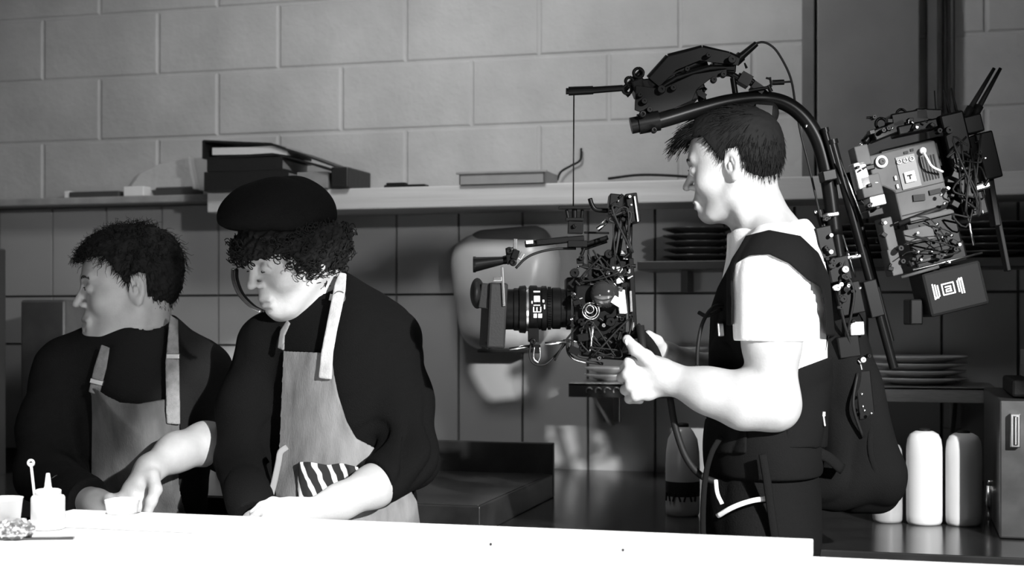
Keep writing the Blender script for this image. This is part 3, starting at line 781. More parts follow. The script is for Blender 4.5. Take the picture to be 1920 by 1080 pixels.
chain(S, [(1440, 520, D0 + .17), (1420, 650, D0 + .20), (1405, 720, D0 + .20)], [.048, .044, .038])
chain(S, [(1405, 720, D0 + .20), (1340, 700, D0 + .17), (1250, 668, D0 + .08)], [.038, .034, .025])
# near hand: palm, four curled fingers, thumb up
dh = D0 - .10
S.u(cap(V(1250, 708, dh), V(1222, 692, dh), .026, .024), .02)
S.u(cap(V(1240, 690, dh), V(1212, 680, dh), .016, .0145), .012).u(cap(V(1240, 705, dh - .004), V(1208, 700, dh - .006), .016, .014), .010)
S.u(cap(V(1240, 718, dh - .002), V(1210, 720, dh - .004), .015, .013), .010).u(cap(V(1243, 728, dh + .004), V(1216, 738, dh + .002), .0135, .012), .010)
finger(S, [(1210, 680, dh), (1180, 680, dh - .006), (1172, 689, dh + .016), (1190, 692, dh + .030)], .0115, .0085, .004)
finger(S, [(1208, 700, dh - .006), (1176, 702, dh - .012), (1166, 708, dh + .012), (1186, 711, dh + .026)], .0115, .0085, .004)
finger(S, [(1210, 720, dh - .004), (1182, 724, dh - .014), (1172, 731, dh + .008), (1194, 733, dh + .020)], .0108, .008, .004)
finger(S, [(1216, 738, dh + .002), (1192, 743, dh - .010), (1180, 748, dh + .008), (1200, 750, dh + .018)], .0098, .0075, .004)
finger(S, [(1232, 690, dh - .014), (1212, 670, dh - .024), (1192, 655, dh - .022), (1176, 636, dh - .014)], .0145, .0085, .007)
# far hand on the other grip
df = D0 + .06
S.u(cap(V(1250, 668, df + .01), V(1228, 656, df), .024, .022), .02)
for i, (y, r) in enumerate(((640, .0095), (655, .0095), (669, .009), (682, .0085))):
    finger(S, [(1232, 650 + i * 9, df), (1208, y, df - .012), (1198, y + 4, df + .010), (1212, y + 6, df + .024)], r + .002, r - .001, .004)
finger(S, [(1245, 660, df - .01), (1232, 640, df - .028), (1216, 628, df - .03)], .013, .009, .006)
lo = CX((1160 - 960) / F * 2.7 - .05, D0 - .3, 0); P_ = [V(1150, 190, D0 - .25), V(1560, 190, D0 - .25), V(1150, 950, D0 + .35), V(1560, 950, D0 + .35), V(1150, 190, D0 + .35), V(1560, 950, D0 - .25)]
lo, hi = bounds(P_, .02)
skin_obj(S, lo, hi, .0025, op, hd); brows(hd, op, (1,)); eyes(hd, op, (1, 0, -.25)); lashes(hd, op)
m = MB()     # thumb nail
m.ball(V(1177, 640, dh - .0225), (.0055, .0020, .0075), 10, A=frame(RIGHT, UP)); m.build('thumb_nail', mat('nail', .6, .25), COL.objects['body'])
# hair: short faded sides, long fringe swept forward
def hair_region(L):
    x, y, z = L[:, 0], np.abs(L[:, 1]), L[:, 2]
    line = np.where(x > .045, .070 + (x - .045) * .0, np.where(x > .012, .070 - (.045 - x) * 1.75, .012 - (.012 - x) * .70))
    line = np.where((x < -.002) & (x > -.030), np.maximum(line, .032), line)
    return z - line
def hf(P):
    L = hd.loc(P); top = np.clip((L[:, 2] - .03) / .06, 0, 1); front = np.clip((L[:, 0] - .0) / .06, 0, 1) * top
    d = hd.shell(P, 0) - (.0035 + .008 * top + .006 * front) + .0012 * wav(P, 420, 2)
    return np.maximum(d, -hair_region(L) * .8 + .003 * wav(P, 400, 9))
hlo, hhi = bounds([HC], .19)
vs, fs = nets(hf, hlo, hhi, .003)
hair = MB(); hair.add(vs, fs)
rs = np.random.RandomState(5)
Q, N = surf_points(hd, 2600, lambda L: hair_region(L) > .0, rs)
R_ = []; D_ = []
for q, n in zip(Q, N):
    t = max(0, min(1, (q[2] - .03) / .06)); R_.append(hd.W(*(q + n * (.004 + .008 * t))))
    D_.append(hd.A.T @ (n * (.35 + .35 * t) + np.array([.9, 0, -.25]) * (.35 + .8 * t) + np.array([0, 0, -1.0]) * (1 - t) + rs.normal(size=3) * .16))
R_ = np.array(R_); D_ = np.array(D_); tt = (Q[:, 2] > .072)
strands(hair, R_[~tt], D_[~tt], .012, .0008, 0, .1, 3, rs); strands(hair, R_[tt], D_[tt], .024, .0010, 0, .35, 4, rs)
Q, N = surf_points(hd, 620, lambda L: (L[:, 0] > .035) & (L[:, 2] > .076), rs)
strands(hair, [hd.W(*(q + n * .012)) for q, n in zip(Q, N)], [hd.A.T @ (n * .5 + np.array([1.0, 0, -.35]) + rs.normal(size=3) * .2) for n in N], .046, .0014, .001, .45, 5, rs)
hair.build('hair', HAIR, op)
# T-shirt
T = op_torso(.002)
TS = SDF().u(cap(V(1444, 505, D0 - .145), V(1444, 670, D0 - .158), .068, .0635))
T_op = T
T.u(cap(V(1440, 515, D0 + .18), V(1428, 650, D0 + .20), .058, .054), .03)
T.u(cap(V(1425, 425, D0 + .015), V(1450, 470, D0 + .02), .060, .070), .03)
T.cut(plane(V(1440, 423, D0), (.16 * -RIGHT + UP) * -1), .004)
def tee(P):
    x, y, d = PIX(P)
    e = T(P) + fold(P, 34, .006, 4, UP * .6 + RIGHT * .3)
    sl = TS(P) + fold(P, 34, .005, 4, UP * .6 + RIGHT * .3) * .8
    e = np.maximum(e, (y - 812) / F * d); sl = np.maximum(sl, (y - (640 + (x - 1450) * .02)) / F * d)
    h = np.maximum(.03 - np.abs(e - sl), 0) / .03; h = np.where(y > 600, 0, h)
    return np.minimum(e, sl) - h * h * .0075
lo, hi = bounds([V(1330, 400, D0 - .25), V(1570, 400, D0 + .3), V(1330, 930, D0 - .25), V(1570, 930, D0 + .3), V(1330, 930, D0 + .3), V(1570, 400, D0 - .25)], .02)
part_sdf('t_shirt', tee, lo, hi, .0036, TEE, op)
legs(op, V(1425, 975, D0 + .02), 0, TROUS, .012, -RIGHT * 1.0)

# ================================================= cook in the beret
D1 = 2.86
ck = thing('person', 'curly-haired cook in a black beret and black sweater looking down at the work', 'person', V(620, 600, D1) * (1, 1, 0))
HC = V(545, 475, D1)
hd = Head(HC, -RIGHT * .73 - FWD * .58 - UP * .38, UP + RIGHT * .10, (.97, .97, .97), closed=True, nose=1.0)
def ck_torso(off=0.0):
    S = SDF(); A = frame(-RIGHT * .62 - FWD * .78)
    S.u(ell(V(625, 690, D1 + .06), (.115 + off, .175 + off, .17 + off), A))
    S.u(ell(V(628, 830, D1 + .05), (.110 + off, .150 + off, .18 + off), A), .07)
    S.u(ell(V(640, 960, D1 + .05), (.125 + off, .165 + off, .15 + off), A), .07)
    S.u(cap(V(640, 590, D1 + .06), V(722, 636, D1 + .04), .060 + off, .062 + off), .05)
    S.u(cap(V(610, 600, D1 + .06), V(505, 640, D1 + .06), .055 + off, .055 + off), .05)
    return S
S = SDF(); S.u(hd.f)
S.u(cap(hd.W(-.035, 0, -.03), V(618, 590, D1 + .06), .050, .056), .03)
S.u(ck_torso(-.014), .04)
chain(S, [(725, 640, D1 + .03), (752, 760, D1 - .01), (765, 868, D1 - .08)], [.047, .043, .038])
chain(S, [(765, 868, D1 - .08), (700, 912, D1 - .16), (640, 940, D1 - .20), (562, 966, D1 - .25)], [.038, .036, .029, .022])
chain(S, [(500, 650, D1 + .06), (462, 760, D1 + .03), (455, 860, D1 + .0)], [.045, .042, .037])
chain(S, [(455, 860, D1), (468, 930, D1 - .12), (480, 985, D1 - .20)], [.037, .033, .024])
dh = D1 - .26
S.u(cap(V(560, 958, dh + .01), V(528, 960, dh), .024, .022), .02).u(cap(V(545, 952, dh), V(512, 958, dh - .012), .016, .014), .014).u(cap(V(548, 966, dh), V(520, 974, dh - .02), .015, .013), .014)
finger(S, [(516, 953, dh - .01), (496, 958, dh - .02), (484, 964, dh - .02), (474, 971, dh - .02)], .0112, .0075, .004)
finger(S, [(514, 961, dh - .018), (500, 974, dh - .035), (494, 986, dh - .035), (490, 994, dh - .03)], .0105, .0075, .004)
finger(S, [(518, 969, dh - .022), (506, 984, dh - .038), (502, 996, dh - .036)], .0105, .008, .004)
finger(S, [(524, 976, dh - .022), (514, 990, dh - .034), (512, 1000, dh - .03)], .0098, .0075, .004)
finger(S, [(538, 948, dh + .01), (512, 944, dh + .018), (492, 951, dh + .016), (476, 962, dh + .01)], .0135, .0085, .006)
dl = D1 - .21
S.u(cap(V(480, 985, dl), V(486, 1000, dl - .02), .023, .021), .02)
for i in range(4): finger(S, [(476 + i * 8, 998, dl - .03), (474 + i * 9, 1012, dl - .06 + i * .006), (478 + i * 9, 1018, dl - .08)], .010, .0078, .004)
finger(S, [(492, 992, dl - .01), (502, 1004, dl - .04), (504, 1012, dl - .06)], .012, .0085, .005)
lo, hi = bounds([V(400, 360, D1 - .32), V(840, 360, D1 + .25), V(400, 1010, D1 - .36), V(840, 1030, D1 + .28), V(400, 1010, D1 + .28), V(840, 360, D1 - .3)], .01)
bo = skin_obj(S, lo, hi, .0026, ck, hd); brows(hd, ck)
for s in (-1, 1):
    m = MB()
    P = [hd.W(.0925 - .006 * abs(t) ** 2 - (.004 if t > 0 else 0), s * (.031 + .011 * t), -.0045 - .002 * (1 - t * t)) for t in np.linspace(-1, 1, 7)]
    m.tube(P, .0011, 5); m.build('eyelashes', BROW, ck)
# curly hair
def curl_region(L):
    x, y, z = L[:, 0], np.abs(L[:, 1]), L[:, 2]
    line = np.where(x > .050, .026, np.where(x > .01, .026 - (.050 - x) * 1.6, -.036 - (.01 - x) * .25))
    return z - line
def hf(P):
    L = hd.loc(P)
    zc = np.clip((V(0, 408, D1)[2] - P[:, 2]) / .02, .15, 1)
    d = hd.shell(P, zc * .022 * (1 - .8 * np.clip((L[:, 2] - .045) / .035, 0, 1)) + .010 * np.clip(-L[:, 0] / .08, 0, 1) * np.clip((.075 - L[:, 2]) / .03, 0, 1) * zc) + .007 * wav(P, 250, 2) + .003 * wav(P, 600, 6)
    return np.maximum(d, -curl_region(L) * .8 + .004 * wav(P, 260, 9))
hlo, hhi = bounds([HC], .20)
vs, fs = nets(hf, hlo, hhi, .003)
hair = MB(); hair.add(vs, fs); rs = np.random.RandomState(8)
Q, N = surf_points(hd, 560, lambda L: (curl_region(L) > -.004) & (L[:, 2] < .058), rs)
for q, n in zip(Q, N):
    p = hd.W(*(q + n * (.014 + .008 * rs.rand() + .008 * max(0, -q[0] / .08))))
    if p[2] > V(0, 418, D1)[2]: continue
    ig = 0; d = unit(hd.A.T @ n + np.array([0, 0, -.55]) + rs.normal(size=3) * .35)
    a = unit(np.cross(d, rs.normal(size=3))); b = np.cross(d, a); R = rs.uniform(.004, .008); L_ = rs.uniform(.010, .026); ph = rs.rand() * 6
    hair.tube([p + d * L_ * t / 12 + R * (a * math.cos(ph + t * .85) + b * math.sin(ph + t * .85)) for t in range(13)], [.0016 - .00006 * t for t in range(13)], 4)
hair.build('hair', HAIR2, ck)
# beret
bc = V(520, 408, D1 - .005); A = frame(-RIGHT * .9 - FWD * .35 - UP * .08, UP + RIGHT * .03)
B = SDF().u(ell(bc + UP * .004, (.120, .118, .074), A)).u(ell(bc + UP * .028 + RIGHT * .01, (.085, .085, .045), A), .03)
B.u(cap(V(535, 385, D1 + .01) , V(560, 362, D1 + .01), .04, .02), .03)
B.cut(plane(bc - UP * .034, UP + RIGHT * .10), .014)
fnb = lambda P: B(P) + fold(P, 30, .004, 6) 
part_sdf('beret', fnb, bc - .16, bc + .16, .0035, mat('black_felt', .006, .95, spec=.05, bump=.5, bs=300), ck)
# thin curved visor edge in front of the face
P = spline([V(437, 505, D1 - .06), V(438, 525, D1 - .10), V(449, 552, D1 - .13), V(470, 574, D1 - .15), V(489, 584, D1 - .155)], 8)
m = MB(); m.tube(P, .0042, 8, flat=.5)
m.ball(V(437, 506, D1 - .062), .004, 8); vz = m.build('visor_rim', STEEL, ck, label='thin curved shiny rim of a clear visor')
P2 = [p + FWD * .006 + RIGHT * .006 for p in P]; MB().tube(P2, .0035, 8, flat=.5).build('visor_seal', MATTE, ck)
# sweater
T = ck_torso(.006)
T.u(cap(V(612, 562, D1 + .06), V(625, 615, D1 + .06), .062, .080), .04)
chainR = [(725, 642, D1 + .03), (752, 760, D1 - .01), (762, 862, D1 - .07)]
for a, b, ra, rb in (((724, 642, D1 + .03), (752, 760, D1 - .01), .066, .062), ((752, 760, D1 - .01), (764, 858, D1 - .075), .062, .056), ((764, 862, D1 - .078), (722, 898, D1 - .14), .055, .050),
                     ((500, 655, D1 + .06), (462, 760, D1 + .03), .058, .055), ((462, 760, D1 + .03), (455, 865, D1), .055, .050), ((455, 865, D1), (478, 975, D1 - .19), .054, .044)):
    T.u(cap(V(*a), V(*b), ra, rb), .03)
T.cut(cap(V(598, 520, D1 + .03), V(606, 556, D1 + .05), .052, .050), .006)
cuf = V(706, 905, D1 - .155); cd_ = unit(V(640, 930, D1 - .2) - V(765, 868, D1 - .08))
def swe(P):
    e = T(P); x, y, d = PIX(P)
    el = np.exp(-(((x - 775) / 70) ** 2 + ((y - 850) / 60) ** 2)) + .35
    e = e + fold(P, 42, .014, 7, RIGHT + UP * .2) * el + .003 * wav(P, 22, 1)
    c = (P - cuf) @ cd_.astype(np.float32)
    near = (x > 600) & (x < 800) & (y > 850) & (d < D1 - .09)
    e = np.where(near, np.maximum(e, c), e)
    c2 = (P - V(478, 975, D1 - .19)) @ unit(V(480, 985, D1 - .2) - V(455, 860, D1)).astype(np.float32)
    e = np.where((x < 540) & (d < D1 - .04), np.maximum(e, c2), e)
    return np.maximum(e, (.93 - .02) - P[:, 2])
lo, hi = bounds([V(380, 530, D1 - .3), V(860, 530, D1 + .32), V(380, 1020, D1 - .3), V(860, 1020, D1 + .32), V(380, 1020, D1 + .32), V(860, 530, D1 - .3)], .01)
part_sdf('sweater', swe, lo, hi, .0042, CLOTH_D, ck)
# apron: bib and skirt lying on the sweater, straps as their own pieces
def shell_part(name, base, off, th, poly, dmax, lo, hi, h, m, parent, disp=None, **kw):
    pp = poly_px(poly)
    def f(P):
        e = base(P)
        if disp is not None: e = e + disp(P)
        d = PIX(P)[2]
        return np.maximum(np.maximum(np.abs(e - off) - th, pp(P)), d - dmax)
    return part_sdf(name, f, lo, hi, h, m, parent, **kw)
def ck_soft(P): return ck_torso_f(P)
_ckt = ck_torso(.012); _ckt.u(cap(V(612, 562, D1 + .06), V(625, 615, D1 + .06), .062, .080), .04)
bib = [(496, 645), (520, 652), (533, 658), (600, 661), (622, 661), (626, 700), (634, 740), (650, 790), (668, 822), (700, 838), (760, 900), (782, 940), (790, 1000), (480, 1000), (478, 900), (481, 810), (488, 780), (483, 720), (488, 680)]
lo, hi = bounds([V(470, 630, D1 - .22), V(800, 630, D1 + .15), V(470, 1010, D1 - .22), V(800, 1010, D1 + .15)], .02)
shell_part('apron', _ckt, .008, .0035, bib, D1 + .06, lo, hi, .0034, DENIM, ck, disp=lambda P: -fold(P, 17, .030, 12, UP * .6 + RIGHT * .6))
strap = [(637, 510), (650, 513), (648, 545), (641, 580), (632, 620), (625, 661), (622, 712), (597, 709), (602, 661), (612, 610), (622, 560), (628, 530)]
lo, hi = bounds([V(590, 500, D1 - .15), V(660, 500, D1 + .12), V(590, 720, D1 - .15), V(660, 720, D1 + .12)], .03)
shell_part('apron_strap', lambda P: np.minimum(swe(P), _ckt(P) - .012), .006, .0035, strap, D1 + .03, lo, hi, .0028, DENIM2, ck, label='pale faded apron strap')
m = MB(); m.box(V(632, 560, D1 - .055), (.030, .006, .013), np.array([unit(RIGHT + UP * -.22), FWD, unit(UP + RIGHT * .22)])); m.torus(V(636, 558, D1 - .058), .012, .0016, FWD, n=16, m=6)
m.build('strap_buckle', CHROME, ck, smooth=False)
strap2 = [(520, 652), (533, 658), (534, 630), (545, 606), (538, 600), (525, 620)]
lo, hi = bounds([V(510, 590, D1 - .15), V(550, 590, D1 + .12), V(510, 670, D1 - .15), V(550, 670, D1 + .12)], .03)
shell_part('apron_strap', lambda P: np.minimum(swe(P), _ckt(P) - .012), .005, .003, strap2, D1 + .03, lo, hi, .0028, DENIM, ck)
m = MB()     # apron string hanging from the waist
P = spline([V(538, 838, D1 - .115), V(526, 848, D1 - .125), V(522, 868, D1 - .130), V(514, 905, D1 - .135), V(503, 945, D1 - .14)], 5); m.tube(P, .0065, 8, flat=.3, fn=FWD)
m.build('apron_string', mat('apron_string_cloth', .22, .85), ck)
# striped tea towel tucked at the waist
towel_m = bpy.data.materials.new('striped_towel_cloth'); towel_m.use_nodes = True
nt = towel_m.node_tree; b = nt.nodes['Principled BSDF']; b.inputs['Roughness'].default_value = .85
tc = nt.nodes.new('ShaderNodeTexCoord'); wv = nt.nodes.new('ShaderNodeTexWave'); mp = nt.nodes.new('ShaderNodeMapping')
mp.inputs['Rotation'].default_value = (0, math.radians(24), 0)
wv.inputs['Scale'].default_value = 13; wv.inputs['Distortion'].default_value = 1.6; wv.inputs['Detail'].default_value = 1; wv.inputs['Detail Scale'].default_value = 3
rp = nt.nodes.new('ShaderNodeMapRange'); rp.inputs[1].default_value = .62; rp.inputs[2].default_value = .72; rp.inputs[3].default_value = .012; rp.inputs[4].default_value = .62
nt.links.new(tc.outputs['Object'], mp.inputs[0]); nt.links.new(mp.outputs[0], wv.inputs[0]); nt.links.new(wv.outputs['Fac'], rp.inputs[0]); nt.links.new(rp.outputs[0], b.inputs['Base Color'])
tow = [(540, 890), (552, 866), (580, 866), (615, 872), (640, 868), (672, 876), (672, 890), (690, 905), (680, 960), (540, 960)]
lo, hi = bounds([V(530, 850, D1 - .22), V(700, 850, D1 + .05), V(530, 970, D1 - .22), V(700, 970, D1 + .05)], .02)
shell_part('tea_towel', _ckt, .020, .005, tow, D1 + .02, lo, hi, .003, towel_m, ck, disp=lambda P: -fold(P, 30, .012, 14, UP), label='black and white striped tea towel')
legs(ck, V(640, 985, D1 + .06), 0, TROUS, .012, unit(-RIGHT * .62 - FWD * .78))

# ================================================= cook on the left
D2 = 3.06
lc = thing('person', 'short-haired cook in a charcoal sweater and grey apron looking away to the left', 'person', V(250, 600, D2) * (1, 1, 0))
HC = V(240, 539, D2)
hd = Head(HC, -RIGHT * .95 - FWD * .33 - UP * .06, UP - RIGHT * .03 , (.985, .97, .985), nose=1.1, jaw=1.1)
def lc_torso(off=0.0):
    S = SDF(); A = frame(-RIGHT * .25 - FWD * .97)
    S.u(ell(V(245, 760, D2 + .03), (.120 + off, .185 + off, .18 + off), A))
    S.u(ell(V(250, 900, D2 + .02), (.125 + off, .165 + off, .20 + off), A), .07)
    S.u(cap(V(262, 655, D2 + .02), V(370, 690, D2 + .03), .065 + off, .060 + off), .06)
    S.u(cap(V(255, 660, D2 + .02), V(125, 690, D2 + .01), .065 + off, .058 + off), .06)
    return S
S = SDF(); S.u(hd.f)
S.u(cap(hd.W(-.030, 0, -.04), V(272, 668, D2 + .03), .056, .062), .03).u(cap(V(262, 590, D2 - .04), V(245, 660, D2 - .03), .014, .014), .02)
S.u(lc_torso(-.014), .04)
chain(S, [(120, 700, D2), (92, 800, D2 - .03), (80, 890, D2 - .08)], [.048, .044, .039])
chain(S, [(80, 890, D2 - .08), (130, 925, D2 - .22), (180, 945, D2 - .30)], [.040, .036, .026])
chain(S, [(385, 700, D2), (425, 780, D2 - .02), (438, 838, D2 - .08)], [.048, .044, .038])
chain(S, [(438, 835, D2 - .08), (385, 832, D2 - .14), (330, 848, D2 - .20), (280, 880, D2 - .27)], [.041, .040, .035, .0265])
dh = D2 - .29
S.u(cap(V(282, 878, dh + .02), V(262, 905, dh), .025, .023), .02)
S.u(cap(V(272, 895, dh), V(245, 920, dh - .01), .017, .015), .014).u(cap(V(278, 900, dh + .01), V(262, 930, dh), .016, .014), .014)
finger(S, [(243, 915, dh - .01), (230, 934, dh - .02), (226, 952, dh - .02), (226, 966, dh - .015)], .0115, .0085, .004)
finger(S, [(252, 924, dh - .012), (244, 944, dh - .03), (243, 962, dh - .03), (245, 975, dh - .02)], .0115, .0085, .004)
finger(S, [(262, 930, dh - .008), (258, 950, dh - .024), (258, 966, dh - .02), (260, 978, dh - .015)], .011, .008, .004)
finger(S, [(272, 925, dh), (274, 945, dh - .012), (276, 962, dh - .01)], .010, .0078, .004)
finger(S, [(286, 892, dh - .01), (292, 918, dh - .028), (284, 940, dh - .034), (278, 958, dh - .034)], .0135, .009, .006)
dl = D2 - .32
S.u(cap(V(182, 945, dl + .02), V(200, 955, dl), .026, .024), .02).u(ell(V(198, 952, dl), (.034, .028, .022), frame(RIGHT)), .02)
for i in range(4): finger(S, [(206 + i * 2, 944 + i * 9, dl - .01 - .006 * i), (222 + i, 950 + i * 9, dl - .03), (230, 962 + i * 8, dl - .03), (226, 970 + i * 7, dl - .02)], .0112, .0085, .004)
finger(S, [(192, 940, dl - .01), (206, 936, dl - .035), (220, 944, dl - .045)], .013, .009, .006)
lo, hi = bounds([V(20, 400, D2 - .38), V(480, 400, D2 + .25), V(20, 1010, D2 - .38), V(480, 1010, D2 + .25), V(20, 1010, D2 + .25), V(480, 400, D2 - .38)], .01)
skin_obj(S, lo, hi, .0030, lc, hd); brows(hd, lc); eyes(hd, lc, (1, .1, -.05)); lashes(hd, lc)
def lhair(L):
    x, y, z = L[:, 0], np.abs(L[:, 1]), L[:, 2]
    line = np.where(x > .050, .068, np.where(x > .016, .068 - (.050 - x) * 1.5, np.where(x > .0, .018 - (.016 - x) * 1.6, -.015 - (.005 - x) * .42)))
    line = np.where((x < -.002) & (x > -.034), np.maximum(line, .028), line)
    return z - line
def hf(P):
    L = hd.loc(P); top = np.clip((L[:, 2] - .02) / .07, 0, 1); back = np.clip(-L[:, 0] / .08, 0, 1)
    d = hd.shell(P, .006 + .012 * top + .006 * back) + .0045 * wav(P, 190, 2) + .002 * wav(P, 500, 4)
    return np.maximum(d, -lhair(L) * .8 + .004 * wav(P, 300, 9))
hlo, hhi = bounds([HC], .19)
vs, fs = nets(hf, hlo, hhi, .003)
hair = MB(); hair.add(vs, fs); rs = np.random.RandomState(15)
Q, N = surf_points(hd, 2200, lambda L: lhair(L) > 0, rs)
tp = np.clip((Q[:, 2] - .02) / .07, 0, 1)
for lo_, hi_, ln, cu in ((0, .5, .014, .0), (.5, 1.1, .030, .004)):
    s_ = (tp >= lo_) & (tp < hi_)
    strands(hair, [hd.W(*(q + n * (.006 + .010 * t))) for q, n, t in zip(Q[s_], N[s_], tp[s_])],
            [hd.A.T @ (n * (.4 + .3 * t) + np.array([.5 if q[0] > 0 else -.1, 0, -.4 - .6 * (1 - t)]) + rs.normal(size=3) * .35) for q, n, t in zip(Q[s_], N[s_], tp[s_])], ln, .0011, cu, .3, 5, rs)
Q, N = surf_points(hd, 260, lambda L: (L[:, 0] > .04) & (L[:, 2] > .062), rs)
strands(hair, [hd.W(*(q + n * .012)) for q, n in zip(Q, N)], [hd.A.T @ (n * .8 + np.array([.7, 0, .1]) + rs.normal(size=3) * .4) for n in N], .026, .0014, .005, .3, 7, rs)
hair.build('hair', HAIR2, lc)
T = lc_torso(.005)
for a, b, ra, rb in (((122, 700, D2), (92, 800, D2 - .03), .068, .064), ((92, 800, D2 - .03), (82, 885, D2 - .08), .064, .058), ((84, 890, D2 - .09), (168, 942, D2 - .285), .058, .046),
                     ((385, 705, D2), (422, 780, D2 - .02), .062, .058), ((422, 780, D2 - .02), (436, 838, D2 - .08), .058, .052), ((436, 838, D2 - .08), (385, 834, D2 - .14), .052, .048)):
    T.u(cap(V(*a), V(*b), ra, rb), .03)
T.u(cap(V(268, 640, D2 + .03), V(268, 690, D2 + .03), .074, .09), .04)
T.cut(cap(V(270, 560, D2 + .02), V(266, 652, D2 + .0), .066, .062), .006)
def swl(P):
    e = T(P); x, y, d = PIX(P)
    e = e + fold(P, 34, .008, 17, UP * .3 + RIGHT) * (.4 + .8 * np.exp(-(((x - 90) / 60) ** 2 + ((y - 850) / 90) ** 2))) + .003 * wav(P, 20, 1)
    c = (P - V(378, 835, D2 - .148)) @ unit(V(330, 848, D2 - .2) - V(438, 835, D2 - .08)).astype(np.float32)
    e = np.where((x > 300) & (d < D2 - .10) & (y > 770), np.maximum(e, c), e)
    c2 = (P - V(165, 940, D2 - .28)) @ unit(V(180, 945, D2 - .3) - V(130, 925, D2 - .22)).astype(np.float32)
    e = np.where((x < 230) & (d < D2 - .20), np.maximum(e, c2), e)
    return np.maximum(e, .90 - P[:, 2])
lo, hi = bounds([V(10, 610, D2 - .36), V(490, 610, D2 + .28), V(10, 1020, D2 - .36), V(490, 1020, D2 + .28), V(10, 1020, D2 + .28), V(490, 610, D2 - .3)], .01)
part_sdf('sweater', swl, lo, hi, .0045, CLOTH_G, lc)
_lct = lc_torso(.012); _lct.u(cap(V(268, 640, D2 + .03), V(268, 690, D2 + .03), .074, .09), .04)
DEN3 = mat('grey_denim_apron', .085, .8, var=.03, vs=30, bump=.25, bs=420, stretch=(1, 1, .3))
bib = [(158, 722), (178, 728), (200, 742), (228, 755), (260, 757), (300, 750), (310, 748), (338, 750), (338, 800), (345, 860), (352, 1000), (140, 1000), (132, 900), (132, 840), (140, 780)]
lo, hi = bounds([V(120, 700, D2 - .24), V(370, 700, D2 + .1), V(120, 1010, D2 - .24), V(370, 1010, D2 + .1)], .02)
shell_part('apron', _lct, .008, .0035, bib, D2 + .03, lo, hi, .0036, DEN3, lc, disp=lambda P: -fold(P, 16, .032, 22, UP + RIGHT * -.6))
DEN4 = mat('grey_denim_strap', .22, .8, var=.05, vs=60, bump=.6, bs=420)
for nm, poly in (('apron_strap', [(318, 590), (334, 600), (336, 680), (338, 796), (312, 795), (310, 680), (314, 640)]), ('apron_strap', [(190, 646), (206, 652), (200, 690), (186, 742), (166, 735), (176, 690)])):
    xs = [p[0] for p in poly]; ys = [p[1] for p in poly]
    lo, hi = bounds([V(min(xs), min(ys), D2 - .2), V(max(xs), min(ys), D2 + .12), V(min(xs), max(ys), D2 - .2), V(max(xs), max(ys), D2 + .12)], .03)
    shell_part(nm, lambda P: np.minimum(swl(P), _lct(P) - .012), .005, .0035, poly, D2 + .04, lo, hi, .003, DEN4, lc)
for bx_, by_, an_ in ((182, 716, .25), (325, 668, 0)):
    MB().box(V(bx_, by_, D2 - .115 if bx_ < 200 else D2 - .095), (.027, .012, .010), np.array([unit(RIGHT + UP * -an_), FWD, unit(UP + RIGHT * an_)])).build('strap_buckle', STEEL, lc, smooth=False, bevel=.001)
legs(lc, V(250, 985, D2 + .03), 0, TROUS, .012, unit(-RIGHT * .2 - FWD * .97))
print('people', round(_t.time() - _T0, 1))
# ------------------------------------------------------------------ helpers for the machinery
def S_(d): return d / F
def pbx(m, cx, cy, w, h, d, th, ang=0.0, yaw=0.0, mi=0):
    """box centred on a pixel, w/h in pixels, th in metres, rotated by ang (deg, clockwise in the picture)"""
    a = math.radians(-ang); r = RIGHT * math.cos(yaw) + FWD * math.sin(yaw); n = FWD * math.cos(yaw) - RIGHT * math.sin(yaw)
    X = r * math.cos(a) + UP * math.sin(a); Z = UP * math.cos(a) - r * math.sin(a)
    m.box(V(cx, cy, d), (w * S_(d), th, h * S_(d)), np.array([X, n, Z]), mi); return m
def pcy(m, x0, y0, x1, y1, d, r, r2=None, d2=None, n=16, mi=0):
    """rod between two pixels, radii in pixels"""
    d2 = d if d2 is None else d2
    m.cyl(V(x0, y0, d), V(x1, y1, d2), r * S_(d), None if r2 is None else r2 * S_(d2), n, mi); return m
def pknob(m, x, y, d, r, th, mi=0, n=18):
    c = V(x, y, d); R = r * S_(d)
    m.lathe(c + FWD * th / 2, -FWD, [(R * .98, 0), (R, th * .1), (R, th * .8), (R * .86, th), (R * .3, th), (R * .3, th * .8), (0, th * .8)], n, mi); return m
def ptube(m, P, r, n=8, k=6, flat=1.0):
    Q = spline([V(*p) for p in P], k); m.tube(Q, r * S_(P[0][2]), n, flat=flat, fn=FWD if flat != 1.0 else None); return m

# ================================================= worn support rig with overhead arm
DR = D0 + .03
rig = thing('camera_support', 'black worn camera support: vest, back poles and a curved arm reaching over the operator\'s head', 'support rig', V(1560, 900, DR) )
_ott = op_torso(.010)
def tee_torso(P): return T_op(P) + fold(P, 34, .006, 4, UP * .6 + RIGHT * .3)
def base_t(P): return np.minimum(_ott(P), tee(P))
lo, hi = bounds([V(1350, 420, D0 - .25), V(1570, 420, D0 + .15), V(1350, 620, D0 - .25), V(1570, 620, D0 + .15)], .02)
st = [(1398, 442), (1442, 431), (1501, 442), (1535, 474), (1556, 520), (1566, 630), (1548, 630), (1546, 575), (1538, 538), (1516, 526), (1479, 494), (1442, 477), (1405, 479), (1380, 494), (1374, 530), (1374, 610), (1362, 610), (1362, 510), (1372, 485), (1385, 465)]
shell_part('shoulder_strap', base_t, .007, .005, st, D0 + .12, lo, hi, .003, NYLON, rig)
m = MB()
for a, b in (((1392, 470), (1436, 462)), ((1436, 462), (1490, 478)), ((1490, 478), (1528, 512))):
    pass
